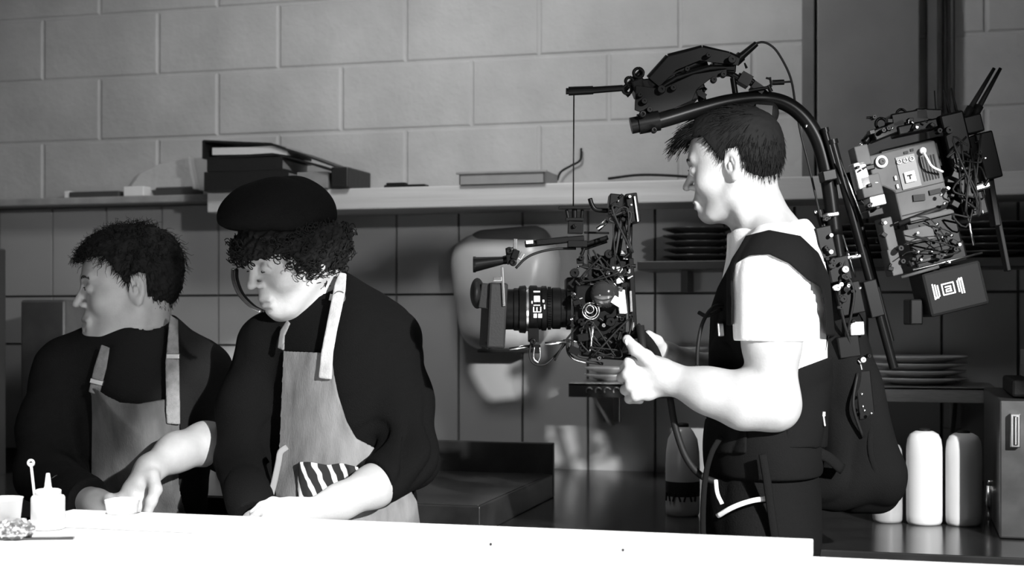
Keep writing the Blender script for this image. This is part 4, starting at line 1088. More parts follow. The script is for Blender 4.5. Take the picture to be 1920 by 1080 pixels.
for nm, vf in (('vest_front', [(1398, 452), (1376, 480), (1345, 540), (1325, 600), (1322, 850), (1400, 850), (1404, 640), (1398, 560), (1396, 490)]),
               ('vest_side', [(1478, 702), (1500, 690), (1560, 668), (1570, 840), (1470, 840), (1478, 780)])):
    lo, hi = bounds([V(1310, 430, D0 - .25), V(1580, 430, D0 + .2), V(1310, 870, D0 - .25), V(1580, 870, D0 + .2)], .02)
    shell_part(nm, tee_torso, .007, .006, vf, D0 + .2, lo, hi, .0035, NYLON, rig)
# chest pads and the front ring of the vest
part_sdf('chest_pad', SDF().u(ell(V(1366, 668, D0 - .02), (.036, .07, .047), frame(RIGHT))).u(cap(V(1376, 570, D0 - .01), V(1380, 690, D0 + .02), .022, .03), .02), V(1366, 668, D0) - .15, V(1366, 668, D0) + .17, .004, NYLON, rig)
m = MB(); ptube(m, [(1366, 575, D0 - .04), (1338, 576, D0 - .06), (1318, 604, D0 - .07), (1309, 645, D0 - .08), (1307, 690, D0 - .08)], 3.6); ptube(m, [(1310, 586, D0 - .05), (1326, 592, D0 - .06), (1352, 580, D0 - .05)], 4)
m.build('front_hose', MATTE, rig)
m = MB(); pbx(m, 1301, 690, 20, 9, D0 - .08, .02, -15); m.build('hose_clip', MATTE, rig, smooth=False, bevel=.002)
m = MB(); pbx(m, 1352, 618, 12, 26, D0 - .065, .01, -4); m.build('steel_buckle', CHROME, rig, smooth=False, bevel=.002)
# waist belt
_ob = SDF().u(ell(V(1430, 840, D0 + .02), (.104, .155, .17), frame(-RIGHT)))
part_sdf('waist_belt', lambda P: np.maximum(np.abs(_ob(P)) - .008, np.abs(P[:, 2] - V(0, 838, D0)[2]) - .050), V(1432, 850, D0) - .24, V(1432, 850, D0) + .24, .005, NYLON, rig)
m = MB(); ptube(m, [(1345, 968, D0 - .12), (1375, 951, D0 - .145), (1410, 939, D0 - .15), (1446, 934, D0 - .14)], 5, 8, 6, .5); ptube(m, [(1342, 900, D0 - .1), (1345, 925, D0 - .115), (1354, 945, D0 - .125)], 4, 8, 5, .5)
m.build('white_cord', WHITEP, rig, label='thin white cord at the hip')
m = MB(); ptube(m, [(1256, 745, D0 - .06), (1266, 800, D0 - .07), (1285, 855, D0 - .08), (1312, 890, D0 - .08), (1345, 905, D0 - .07)], 6.5); m.build('lower_hose', MATTE, rig)
m = MB(); ptube(m, [(1352, 818, D0 - .10), (1334, 850, D0 - .11), (1322, 900, D0 - .11), (1318, 980, D0 - .11), (1322, 1060, D0 - .11)], 5.5, 8, 6, .6); m.build('leg_strap', NYLON, rig)
m = MB(); ptube(m, [(1430, 852, D0 - .165), (1438, 900, D0 - .165), (1446, 960, D0 - .16), (1456, 1030, D0 - .16)], 8, 8, 6, .3); m.build('hip_strap', NYLON, rig)
# backplate, bag and straps
S = SDF(); S.u(cap(V(1556, 500, DR), V(1572, 700, DR), .028, .036)).u(cap(V(1572, 700, DR), V(1590, 890, DR), .05, .055), .05).u(cap(V(1510, 915, DR), V(1645, 905, DR), .046, .05), .04).u(cap(V(1590, 700, DR), V(1650, 880, DR), .035, .04), .04)
S.u(cap(V(1590, 620, DR), V(1636, 880, DR), .036, .042), .04).u(cap(V(1640, 880, DR), V(1655, 925, DR), .036, .030), .03)
fn = lambda P: S(P) + .004 * wav(P, 26, 3) + fold(P, 30, .012, 9, UP)
lo, hi = bounds([V(1440, 440, DR - .1), V(1710, 980, DR + .15), V(1440, 980, DR - .1), V(1710, 440, DR + .15)], .03)
part_sdf('back_bag', fn, lo, hi, .005, NYLON, rig)
for P, r, fl in (([(1547, 600, DR - .09), (1538, 660, DR - .11), (1520, 720, DR - .12), (1498, 775, DR - .12)], 10, .3), ([(1500, 720, DR - .13), (1508, 790, DR - .12), (1530, 860, DR - .09)], 11, .3),
                 ([(1485, 860, DR - .12), (1540, 852, DR - .10), (1580, 880, DR - .08)], 11, .3), ([(1640, 760, DR - .05), (1632, 840, DR - .06), (1648, 900, DR - .06)], 6, .4)):
    m = MB(); ptube(m, P, r, 10, 6, fl); m.build('strap', NYLON, rig)
m = MB(); pbx(m, 1537, 742, 9, 44, DR - .10, .01, 14); m.build('strap_buckle', CHROME, rig, smooth=False, bevel=.002)
m = MB(); pbx(m, 1543, 776, 9, 9, DR - .125, .01, 0); pbx(m, 1545, 788, 4, 22, DR - .125, .008, -8); m.build('buckle_hook', CHROME, rig, smooth=False, bevel=.001)
for (x, y) in ((1500, 731), (1503, 801)): MB().ball(V(x, y, DR - .14), .003, 10).build('rivet', CHROME, rig)
# main bent tube over the head
m = MB()
P = [(1184, 236, DR - .03), (1232, 228, DR - .03), (1307, 206, DR - .02), (1366, 191, DR - .01), (1425, 185, DR), (1470, 193, DR), (1505, 218, DR), (1530, 255, DR), (1545, 300, DR), (1556, 360, DR), (1566, 440, DR)]
ptube(m, P, 14.5, 16, 8); arm = m.build('overhead_arm', BLACK, rig)
m = MB(); pcy(m, 1183, 236, 1197, 233, DR - .03, 15.5, n=20); pcy(m, 1197, 233, 1236, 226, DR - .03, 19, n=22); m.build('arm_end_clamp', BLACK, rig, auto=35)
m = MB()
for (x, y, r) in ((1205, 214, 7), (1226, 244, 6)): pknob(m, x, y, DR - .055, r, .012)
m.build('clamp_screw', BLACK, COL.objects['arm_end_clamp'])
MB().ball(V(1512, 236, DR - .015), .0038, 10).build('arm_stud', CHROME, rig)
# head pad under the arm
S = SDF().u(cap(V(1385, 212, DR), V(1435, 212, DR), .022, .026)); part_sdf('head_pad', S, V(1340, 260, DR) - .04, V(1480, 160, DR) + .08, .004, MATTE, rig)
m = MB(); pbx(m, 1428, 214, 34, 30, DR - .02, .05, 4); pknob(m, 1420, 212, DR - .05, 8, .016); pknob(m, 1437, 218, DR - .05, 7, .016); pbx(m, 1436, 234, 10, 18, DR - .03, .01, 8); m.build('pad_bracket', BLACK, rig, smooth=False, bevel=.0015)
# poles running down the back
for (x0, y0, x1, y1, r, dz) in ((1557, 372, 1608, 700, 11, 0), (1547, 246, 1575, 345, 6, -.02), (1561, 268, 1676, 690, 8.5, -.02), (1590, 330, 1672, 640, 5, .02), (1536, 400, 1560, 470, 8, .01), (1600, 700, 1618, 860, 9, -.04)):
    m = MB(); pcy(m, x0, y0, x1, y1, DR + dz, r); pcy(m, x0 - 1, y0 - 6, x0 + 1, y0 + 2, DR + dz, r * 1.25); m.build('back_pole', BLACK, rig, auto=40)
m = MB(); pcy(m, 1575, 300, 1618, 410, DR - .045, 1.6); pcy(m, 1580, 440, 1604, 520, DR - .045, 1.6); m.build('pole_edge_rod', CHROME, rig)
for (x, y, w_, h_, a, mt) in ((1558, 403, 23, 8, -8, CHROME), (1597, 482, 27, 7, -8, CHROME), (1603, 616, 27, 26, -3, STEEL), (1607, 684, 10, 22, -12, CHROME), (1552, 330, 26, 20, -12, BLACK), (1612, 330, 24, 50, -14, STEEL),
                          (1545, 455, 30, 60, -12, BLACK), (1570, 505, 40, 46, -12, BLACK), (1590, 560, 46, 60, -12, BLACK), (1634, 560, 26, 70, -14, BLACK), (1588, 650, 40, 40, -8, BLACK), (1617, 740, 30, 90, -6, BLACK)):
    m = MB(); pbx(m, x, y, w_, h_, DR - .035, .04, a); m.build('joint_block', mt, rig, smooth=False, bevel=.002)
r3 = np.random.RandomState(31)
for i in range(26):
    t = r3.rand(); x = 1545 + 85 * t + r3.uniform(-16, 16); y = 400 + 330 * t + r3.uniform(-20, 20); m = MB()
    pknob(m, x, y, DR - .062, r3.uniform(2.5, 7), .014, n=14); m.build('joint_knob', CHROME if i % 4 == 0 else BLACK, rig, auto=35)
for (x, y) in ((1530, 397), (1607, 478), (1613, 540), (1616, 739), (1618, 762), (1621, 770), (1634, 775), (1559, 604)):
    m = MB(); m.ball(V(x, y, DR - .075), .0033, 10); m.build('screw_head', CHROME, rig)
ptube_list = [([(1385, 108, DR), (1422, 80, DR), (1449, 88, DR), (1470, 118, DR), (1484, 152, DR), (1492, 200, DR), (1502, 253, DR), (1514, 300, DR), (1530, 370, DR), (1545, 440, DR)], 2.2),
              ([(1575, 500, DR - .05), (1600, 540, DR - .06), (1596, 590, DR - .06), (1585, 640, DR - .05)], 2.5), ([(1590, 470, DR - .05), (1574, 540, DR - .06), (1582, 600, DR - .06), (1600, 660, DR - .05)], 2.5),
              ([(1608, 700, DR - .06), (1600, 760, DR - .07), (1618, 820, DR - .06)], 3)]
for P, r in ptube_list:
    m = MB(); ptube(m, P, r, 8, 6); m.build('cable', MATTE, rig)
m = MB(); pcy(m, 1385, 110, 1418, 82, DR, 7.5, 5.5); pcy(m, 1378, 116, 1390, 105, DR, 10); m.build('cable_connector', BLACK, rig, auto=35)
# counterbalance mechanism on top of the arm
m = MB()
for dy in (-.022, .022):
    for P in (((1218, 147), (1253, 108)), ((1253, 108), (1316, 92)), ((1316, 92), (1366, 104)), ((1366, 104), (1385, 112))):
        pcy(m, *P[0], *P[1], DR + dy, 7.5, n=12)
    for P in (((1228, 172), (1268, 146)), ((1268, 146), (1330, 128)), ((1330, 128), (1376, 128))): pcy(m, *P[0], *P[1], DR + dy, 7, n=12)
for dy in (-.03, .026):
    m.prism([V(x, y, DR + dy) for x, y in ((1218, 147), (1253, 108), (1316, 89), (1366, 99), (1387, 110), (1384, 122), (1340, 117), (1312, 113), (1268, 131), (1236, 162))][::-1], FWD * .005)
m.build('spring_arm', BLACK, rig, auto=40)
m = MB()
for dy in (-.034, .030): m.prism([V(x, y, DR + dy) for x, y in ((1190, 206), (1192, 160), (1240, 166), (1300, 139), (1363, 129), (1363, 142), (1333, 147), (1307, 167), (1298, 188), (1265, 203), (1218, 216))][::-1], FWD * .005)
m.build('side_plate', BLACK, rig, smooth=False, bevel=.001)
m = MB(); pcy(m, 1240, 150, 1322, 112, DR, 13); m.build('spring_tube', BLACK, rig, auto=40)
m = MB()
for i in range(13):
    t = i / 12; c = V(1222 + 80 * t, 192 - 34 * t, DR - .01); m.torus(c, .0125, .0022, V(1302, 158, DR) - V(1222, 192, DR), n=18, m=6)
m.build('coil_spring', BLACK, rig)
m = MB(); pbx(m, 1268, 184, 74, 30, DR, .05, -16); pbx(m, 1232, 196, 48, 34, DR, .055, -10); pbx(m, 1296, 158, 40, 32, DR, .04, -20); pbx(m, 1355, 128, 44, 22, DR, .05, 4); m.build('spring_housing', BLACK, rig, smooth=False, bevel=.003)
m = MB(); pbx(m, 1213, 182, 26, 62, DR, .05, -6); pbx(m, 1197, 166, 24, 30, DR, .05, -20); pbx(m, 1221, 158, 22, 20, DR, .05, -30); m.build('front_bracket', BLACK, rig, smooth=False, bevel=.003)
for (x, y, r) in ((1197, 137, 9), (1180, 152, 7), (1176, 168, 8)):
    m = MB(); m.torus(V(x, y, DR - .01), r * S_(DR), 3 * S_(DR), FWD, 20, 8); m.build('joint_ring', BLACK, rig)
m = MB(); pcy(m, 1172, 168, 1190, 146, DR, 5); pcy(m, 1186, 150, 1204, 132, DR, 5); pcy(m, 1170, 170, 1180, 180, DR, 4); m.build('joint_link', BLACK, rig)
m = MB(); pcy(m, 1066, 171, 1112, 169, DR - .02, 8.5, 8); pcy(m, 1112, 169, 1168, 165, DR - .02, 6.5, 6); pcy(m, 1061, 171, 1067, 171, DR - .02, 6); m.build('boom_bar', BLACK, rig, auto=40)
m = MB(); pcy(m, 1312, 166, 1318, 195, DR, 8); pcy(m, 1308, 160, 1322, 172, DR, 7); pbx(m, 1312, 178, 22, 10, DR, .03, 30); m.build('rear_stay', BLACK, rig, auto=40)
m = MB(); pcy(m, 1374, 146, 1379, 178, DR, 5.5); pcy(m, 1360, 132, 1392, 152, DR, 6); pcy(m, 1384, 140, 1416, 162, DR, 5); pcy(m, 1400, 128, 1396, 118, DR, 2.5, 1.5); pbx(m, 1396, 150, 22, 22, DR, .03, 30); m.build('rear_stay', BLACK, rig, auto=40)
m = MB(); pcy(m, 1408, 150, 1444, 182, DR, 5); pbx(m, 1420, 166, 24, 14, DR, .03, 35); pcy(m, 1404, 170, 1440, 164, DR - .02, 3); pcy(m, 1440, 160, 1446, 172, DR - .02, 4); m.build('lock_lever', BLACK, rig, auto=40)
m = MB(); pcy(m, 1448, 155, 1470, 154, DR, 5); pcy(m, 1444, 145, 1446, 163, DR, 2); pcy(m, 1436, 146, 1444, 148, DR, 2); pcy(m, 1470, 154, 1484, 153, DR, 2); m.build('cable_clip', BLACK, rig, auto=40)
for (x, y, r) in ((1240, 168, 8), (1262, 165, 6), (1208, 190, 6), (1288, 130, 5), (1328, 104, 5), (1372, 112, 8), (1356, 140, 6), (1218, 206, 6), (1338, 150, 6), (1200, 178, 5)):
    m = MB(); pknob(m, x, y, DR - .042, r, .014); m.build('pivot_knob', BLACK, rig, auto=35)
m = MB(); m.tube([V(1076, 175, DR - .02), V(1075, 388, D0 - .02)], .0013, 6); m.build('hang_line', BLACK, rig)

# ================================================= film camera hanging on the line
DC = D0 - .02
fc = thing('film_camera', 'large black film camera with matte box and cables hanging in front of the operator', 'camera', V(1075, 660, DC))
GLOSS = mat('glossy_black_cover', .02, .08, spec=.8)
m = MB(); pbx(m, 1077, 390, 60, 5, DC, .03, 0); pcy(m, 1062, 393, 1066, 412, DC, 3); pcy(m, 1092, 393, 1090, 412, DC, 3); pcy(m, 1077, 390, 1077, 418, DC, 5); pbx(m, 1077, 412, 34, 6, DC, .03); m.build('hanging_yoke', BLACK, fc, smooth=False, bevel=.001)
m = MB(); pbx(m, 1079, 427, 28, 22, DC, .035, 2); pknob(m, 1077, 424, DC - .022, 4, .008, n=12); m.build('yoke_block', BLACK, fc, smooth=False, bevel=.002)
m = MB(); pcy(m, 984, 458, 1066, 449, DC, 6.5, 6.5); pbx(m, 1050, 451, 90, 11, DC, .025, -5); m.build('top_handle', BLACK, fc, smooth=False, bevel=.002)
m = MB(); pbx(m, 993, 454, 13, 6, DC - .013, .006, -4); m.build('handle_badge', WHITEP, fc, smooth=False)
m = MB(); pbx(m, 966, 458, 7, 20, DC - .01, .02, 4); pbx(m, 977, 480, 8, 14, DC - .02, .01, 30); m.build('handle_clamp', CHROME, fc, smooth=False, bevel=.001)
m = MB(); pbx(m, 1082, 458, 36, 12, DC, .04, 0); pcy(m, 1095, 436, 1142, 437, DC, 2); pcy(m, 1098, 458, 1140, 445, DC, 4.5); pcy(m, 1090, 468, 1138, 452, DC + .02, 3.5); m.build('top_rail', BLACK, fc, smooth=False, bevel=.001)
m = MB(); pcy(m, 890, 496, 946, 488, DC, 14, 7, n=22); pcy(m, 887, 496, 892, 496, DC, 15, n=22); pcy(m, 944, 488, 962, 484, DC, 8, 9, n=18); m.build('eyepiece', BLACK, fc, auto=40)
m = MB(); pbx(m, 957, 480, 16, 30, DC, .04, -6); pknob(m, 955, 470, DC - .02, 7, .014); pknob(m, 962, 492, DC - .02, 7, .014); pbx(m, 966, 478, 12, 18, DC, .05, 20); m.build('eyepiece_joint', BLACK, fc, smooth=False, bevel=.0015)
m = MB(); ptube(m, [(967, 503, DC), (985, 485, DC), (1007, 474, DC), (1040, 467, DC), (1080, 466, DC)], 2.4); m.build('cable', MATTE, fc)
# matte box and lens
m = MB(); pbx(m, 925, 592, 34, 120, DC, .14, 3, yaw=.12); mb_ = m.build('matte_box', MATTE, fc, smooth=False, bevel=.004)
part_sdf('flag', SDF().u(ell(V(895, 550, DC), (.0135, .07, .029), frame(RIGHT))), V(895, 550, DC) - .09, V(895, 550, DC) + .09, .003, MATTE, mb_)
m = MB(); pbx(m, 912, 556, 22, 46, DC, .12, 8); pbx(m, 924, 645, 26, 14, DC - .02, .08, -14); m.build('flag_bracket', MATTE, mb_, smooth=False, bevel=.002)
m = MB(); pbx(m, 943, 537, 5, 74, DC - .07, .008, -3); pbx(m, 933, 523, 16, 8, DC - .07, .01, 0); m.build('filter_rod', CHROME, mb_, smooth=False, bevel=.001)
prof = [(34, 945), (38, 948), (38, 962), (40, 964), (40, 972), (44, 974), (45, 985), (41, 987), (41, 995)]
m = MB(); m.lathe(V(945, 580, DC), RIGHT, [(r * S_(DC), (x - 945) * S_(DC)) for r, x in prof], 44); m.build('lens_front', BLACK, fc, auto=30)
m = MB(); m.lathe(V(986, 579, DC), RIGHT, [(r * S_(DC), (x - 986) * S_(DC)) for r, x in ((41, 986), (42, 987), (42, 991), (41, 992))], 44); m.build('silver_ring', CHROME, fc, auto=30)
m = MB()
rings = [(41, 992), (43, 994), (43, 1006), (40, 1008), (40, 1014), (42, 1016), (42, 1024), (37, 1026), (37, 1034), (39, 1036), (39, 1050), (36, 1052), (36, 1060), (40, 1062), (40, 1070)]
m.lathe(V(992, 578, DC), RIGHT, [(r * S_(DC), (x - 992) * S_(DC)) for r, x in rings], 44)
for i in range(46):      # focus gear teeth
    w_ = 2 * math.pi * i / 46; c = V(1030, 578, DC) + 39.5 * S_(DC) * (math.cos(w_) * UP + math.sin(w_) * FWD); m.box(c, (6 * S_(DC), .0018, .0018), np.array([RIGHT, unit(np.cross(unit(c - V(1030, 578, DC)), RIGHT)), unit(c - V(1030, 578, DC))]))
m.build('lens_barrel', BLACK, fc, auto=30)
m = MB()
R41 = 43.4 * S_(DC)
def on_lens(x, ang, w_, h_):
    c = V(x, 578, DC); n = -FWD * math.cos(ang) + UP * math.sin(ang); c = c + n * R41
    m.box(c, (w_ * S_(DC), .0009, h_ * S_(DC)), np.array([RIGHT, n, np.cross(RIGHT, n)]))
for (x, a, w_, h_) in ((1006, .40, 11, 12), (1000, -.05, 2, 9), (1006, -.05, 2, 7), (1013, -.05, 2, 9), (1006, -.16, 14, 1.5), (1006, .12, 12, 1.5), (1003, -.33, 6, 8), (1012, -.33, 7, 8), (1006, .78, 12, 3), (997, .25, 2, 5), (1018, .30, 3, 5), (1020, .05, 2, 8)): on_lens(x, a, w_, h_)
m.build('lens_marking', WHITEP, fc, smooth=False)
m = MB(); pbx(m, 1000, 628, 20, 26, DC - .01, .05, 0); pknob(m, 999, 640, DC - .045, 6, .012); pbx(m, 1006, 654, 14, 16, DC, .04, 0); m.build('focus_motor', BLACK, fc, smooth=False, bevel=.002)
m = MB(); pcy(m, 1022, 645, 1062, 641, DC - .04, 3.6); m.build('support_rod', CHROME, fc)
m = MB(); pcy(m, 955, 655, 1000, 648, DC + .03, 3.5); m.build('support_rod', CHROME, fc)
m = MB(); pcy(m, 1056, 640, 1130, 636, DC - .03, 3.6); m.build('support_rod', CHROME, fc)
for P, r, mt in (([(996, 640, DC - .04), (993, 665, DC - .04), (1000, 681, DC - .04), (1020, 684, DC - .03), (1040, 668, DC - .02), (1060, 645, DC - .01)], 2, MATTE), ([(1002, 650, DC - .045), (1001, 672, DC - .045), (1010, 680, DC - .045)], 1.5, CHROME), ([(1012, 650, DC - .045), (1013, 668, DC - .045), (1008, 680, DC - .045)], 1.5, CHROME),
                 ([(1063, 640, DC - .04), (1066, 662, DC - .05), (1080, 674, DC - .05), (1105, 679, DC - .05), (1130, 682, DC - .04)], 3, MATTE), ([(1073, 638, DC - .05), (1075, 658, DC - .055), (1086, 668, DC - .055), (1108, 672, DC - .05)], 2.5, MATTE), ([(1104, 612, DC - .06), (1109, 640, DC - .07), (1106, 660, DC - .06)], 2, CHROME), ([(1040, 676, DC - .03), (1060, 640, DC - .04), (1085, 610, DC - .05)], 2, MATTE),
                 ([(1064, 652, DC - .045), (1074, 672, DC - .055), (1100, 681, DC - .055)], 1.3, CHROME)):
    m = MB(); ptube(m, P, r, 8, 6); m.build('cable', mt, fc)
# body
m = MB(); pbx(m, 1122, 588, 96, 104, DC + .02, .12, 2); pbx(m, 1082, 534, 44, 26, DC + .02, .10, 0); pbx(m, 1130, 652, 84, 40, DC + .02, .10, 4); pbx(m, 1140, 506, 66, 50, DC + .02, .09, 0); m.build('camera_body', BLACK, fc, smooth=False, bevel=.004)
MB().ball(V(1134, 551, DC - .055), (27 * S_(DC), .022, 27 * S_(DC)), 28, A=np.array([RIGHT, FWD, UP])).build('side_dome', GLOSS, fc)
m = MB(); m.torus(V(1108, 583, DC - .055), 15 * S_(DC), 1.8 * S_(DC), FWD, 28, 8); m.torus(V(1108, 583, DC - .06), 11 * S_(DC), 1.4 * S_(DC), FWD + RIGHT * .2, 28, 8); m.build('coiled_cable', CHROME, fc)
m = MB(); pknob(m, 1106, 580, DC - .055, 8, .02); m.build('side_dial', BLACK, fc, auto=35)
m = MB(); m.torus(V(1106, 580, DC - .067), 7 * S_(DC), 1 * S_(DC), FWD, 20, 6); m.build('dial_ring', CHROME, fc)
m = MB(); pbx(m, 1158, 566, 22, 15, DC - .07, .008, 32); m.build('white_tag', WHITEP, fc, smooth=False, bevel=.001)
m = MB(); pbx(m, 1155, 507, 16, 13, DC - .045, .01, 3); m.build('bright_tag', WHITEP, fc, smooth=False, bevel=.001)
m = MB(); pbx(m, 1163, 545, 16, 90, DC - .035, .03, -6); m.build('side_cheek', STEEL, fc, smooth=False, bevel=.002)
m = MB(); pbx(m, 1184, 560, 10, 150, DC, .07, -3); m.build('rear_plate', BLACK, fc, smooth=False, bevel=.002)
for (x, y, h_) in ((1177, 452, 26), (1180, 512, 22), (1183, 565, 40), (1187, 612, 16)):
    m = MB(); pbx(m, x, y, 4.5, h_, DC - .04, .01, -3); m.build('edge_strip', CHROME, fc, smooth=False, bevel=.0008)
for P, w_ in ((((1098, 604), (1102, 655)), 5), (((1112, 604), (1108, 652)), 4)):
    m = MB(); pcy(m, *P[0], *P[1], DC - .055, w_); m.build('battery_lever', CHROME if w_ == 4 else BLACK, fc)
# monitor mount above the body
m = MB(); pcy(m, 1160, 400, 1146, 500, DC, 4.5); pcy(m, 1172, 405, 1156, 500, DC - .01, 3.5); pcy(m, 1182, 410, 1180, 500, DC, 4.5); pcy(m, 1165, 396, 1180, 480, DC + .02, 3); m.build('monitor_post', BLACK, fc)
m = MB(); pbx(m, 1153, 386, 26, 40, DC, .06, 6); m.build('monitor_block', BLACK, fc, smooth=False, bevel=.002)
m = MB(); pbx(m, 1184, 392, 22, 54, DC, .07, -8); pbx(m, 1192, 390, 4, 50, DC - .036, .004, -8, mi=0); m.build('small_monitor', BLACK, fc, smooth=False, bevel=.002)
m = MB(); pbx(m, 1193, 392, 3, 48, DC - .038, .006, -8); m.build('monitor_edge', CHROME, fc, smooth=False)
m = MB(); ptube(m, [(1106, 372, DC), (1110, 384, DC), (1118, 393, DC), (1140, 395, DC)], 4.5); m.build('hook_arm', BLACK, fc)
m = MB(); pcy(m, 1120, 431, 1138, 414, DC - .02, 4.5); m.build('bright_rod', CHROME, fc)
r4 = np.random.RandomState(12)
def clutter(par, n, box, d, rmin, rmax, names=('knob', 'connector', 'small_block')):
    for i in range(n):
        x = r4.uniform(box[0], box[2]); y = r4.uniform(box[1], box[3]); k = i % 3; m = MB(); dd = d + r4.uniform(-.02, .01); mt = CHROME if r4.rand() < .2 else BLACK
        r = r4.uniform(rmin, rmax) * (.55 if mt is CHROME else 1)
        if k == 0: pknob(m, x, y, dd, r, .02, n=14)
        elif k == 1: a = r4.rand() * 6.28; pcy(m, x, y, x + r * 2.2 * math.cos(a), y + r * 2.2 * math.sin(a), dd, r * .6, r * .5, n=12)
        else: pbx(m, x, y, r * 2, r * 1.5, dd, .02, r4.uniform(-40, 40))
        m.build(names[k], mt, par, smooth=k != 2, bevel=0 if k != 2 else .001, auto=35 if k != 2 else None)
def clutter_cables(par, n, box, d, r):
    for i in range(n):
        P = [(r4.uniform(box[0], box[2]), r4.uniform(box[1], box[3]), d + r4.uniform(-.03, .01)) for _ in range(4)]
        m = MB(); ptube(m, P, r * r4.uniform(.6, 1.2), 6, 5); m.build('cable', MATTE, par)
clutter(fc, 38, (1076, 470, 1180, 540), DC - .04, 4, 9); clutter(fc, 44, (1072, 590, 1185, 672), DC - .045, 4, 10); clutter(fc, 14, (1140, 368, 1194, 415), DC - .04, 3, 6); clutter(fc, 10, (1056, 540, 1090, 620), DC - .05, 3, 7)
clutter_cables(fc, 5, (1085, 460, 1185, 540), DC - .05, 1.7); clutter_cables(fc, 6, (1075, 595, 1185, 672), DC - .06, 1.9); clutter_cables(fc, 3, (1140, 380, 1190, 500), DC - .05, 2)
m = MB(); m.tube(spline(pts([(1192, 612, DC - .05), (1208, 632, DC - .06), (1226, 655, DC - .07), (1242, 682, DC - .075)]), 6), [3.2 * S_(DC) + 6.5 * S_(DC) * math.sin(math.pi * min(1, i / 17.5)) ** .7 for i in range(19)], 10, flat=.5, fn=FWD); m.build('hand_strap', NYLON, fc)
m = MB(); pcy(m, 1200, 610, 1216, 748, D0 - .085, 8, n=16); pcy(m, 1180, 628, 1202, 610, D0 - .06, 6); m.build('hand_grip', MATTE, fc)
m = MB(); pcy(m, 1214, 625, 1224, 690, D0 + .075, 8, n=16); pcy(m, 1180, 622, 1214, 625, D0 + .06, 6); m.build('hand_grip', MATTE, fc)

# ================================================= recorder unit on the back of the rig
DK = DR + .01; AN = -13.5
rec = thing('camera_recorder', 'boxy grey camera control unit with dials, antennas and battery mounted behind the operator\'s shoulder', 'camera unit', V(1720, 500, DK))
PANEL = mat('grey_control_panel', .06, .6, var=.012, vs=20, spec=.2)
def A2(u, v):
    """panel coordinates (pixels along the tilted panel) to picture pixels; 0,0 = panel centre"""
    a = math.radians(AN); return 1700 + u * math.cos(a) - v * math.sin(a), 335 + u * math.sin(a) + v * math.cos(a)
def rb(m, u, v, w_, h_, d, th, ang=0): x, y = A2(u, v); return pbx(m, x, y, w_, h_, d, th, AN + ang)
m = MB(); P = [V(*A2(u, v), DK - .06) for u, v in ((-62, -58), (68, -58), (68, 82), (-28, 82), (-28, 18), (-46, 4), (-62, 4))]; m.prism(P[::-1], FWD * .11); m.build('control_panel', PANEL, rec, smooth=False, bevel=.003)
m = MB(); rb(m, 8, 14, 116, 150, DK + .03, .09); m.build('unit_body', BLACK, rec, smooth=False, bevel=.004)
x, y = A2(-38, -42); m = MB(); m.torus(V(x, y, DK - .066), 9 * S_(DK), 2.6 * S_(DK), FWD, 28, 8); m.build('dial_ring', WHITEP, rec)
m = MB(); pknob(m, x, y, DK - .066, 6, .012); pknob(m, x, y, DK - .060, 12, .006); m.build('control_dial', BLACK, rec, auto=35)
m = MB(); rb(m, 6, -12, 36, 62, DK - .061, .004); m.build('display_frame', mat('panel_groove', .05, .5), rec, smooth=False)
for i in range(3):
    m = MB(); x, y = A2(-6 + 12 * i, -34); m.torus(V(x, y, DK - .065), 4 * S_(DK), 1 * S_(DK), FWD, 18, 6); m.build('button_ring', CHROME, rec)
m = MB(); rb(m, 7, -2, 20, 20, DK - .066, .005); m.build('status_screen', WHITEP, rec, smooth=False, bevel=.001)
m = MB(); rb(m, 7, -5, 10, 3, DK - .0695, .001); rb(m, 7, -1, 3, 8, DK - .0695, .001); m.build('screen_symbol', MATTE, rec, smooth=False)
for (u, v) in ((-20, -6), (-20, 10)):
    m = MB(); rb(m, u, v, 5, 9, DK - .063, .004); m.build('side_button', CHROME, rec, smooth=False, bevel=.001)
for i in range(6):
    m = MB(); rb(m, 32 + 5.5 * i, -10, 2.4, 46, DK - .0605, .003); m.build('vent_slot', MATTE, rec, smooth=False)
for (u, v, w_) in ((10, -48, 8), (22, -50, 6)):
    m = MB(); rb(m, u, v, w_, 5, DK - .061, .003); m.build('panel_marking', MATTE, rec, smooth=False)
m = MB(); rb(m, 20, 22, 92, 1.5, DK - .0605, .002); rb(m, 14, 40, 22, 12, DK - .062, .006, 8); rb(m, 46, 36, 22, 9, DK - .062, .006); rb(m, 16, 66, 80, 2, DK - .0605, .002); m.build('panel_groove', MATTE, rec, smooth=False)
m = MB(); x0, y0 = A2(42, -44); m.ball(V(x0, y0, DK - .07), .0065, 12); ptube(m, [(x0, y0, DK - .072), (1738, 296, DK - .085), (1748, 312, DK - .085), (1768, 322, DK - .075)], 2); m.build('white_cable', WHITEP, rec)
for (x, y, w_, h_, mt) in ((1612, 294, 26, 38, PANEL), (1628, 350, 38, 40, PANEL), (1640, 378, 30, 20, STEEL), (1662, 440, 20, 62, PANEL), (1672, 492, 20, 50, PANEL), (1618, 318, 34, 10, BLACK), (1636, 400, 30, 14, BLACK)):
    m = MB(); pbx(m, x, y, w_, h_, DK - .04, .05, AN); m.build('side_module', mt, rec, smooth=False, bevel=.002)
m = MB(); pcy(m, 1596, 300, 1628, 292, DK, 7); m.build('mount_arm', BLACK, rec)
m = MB(); pcy(m, 1604, 372, 1640, 366, DK, 7); m.build('mount_arm', BLACK, rec)
m = MB(); ptube(m, [(1620, 268, DK), (1636, 252, DK), (1668, 240, DK), (1700, 226, DK), (1740, 216, DK), (1760, 226, DK), (1772, 246, DK)], 8, 10, 6); m.build('top_handle', BLACK, rec)
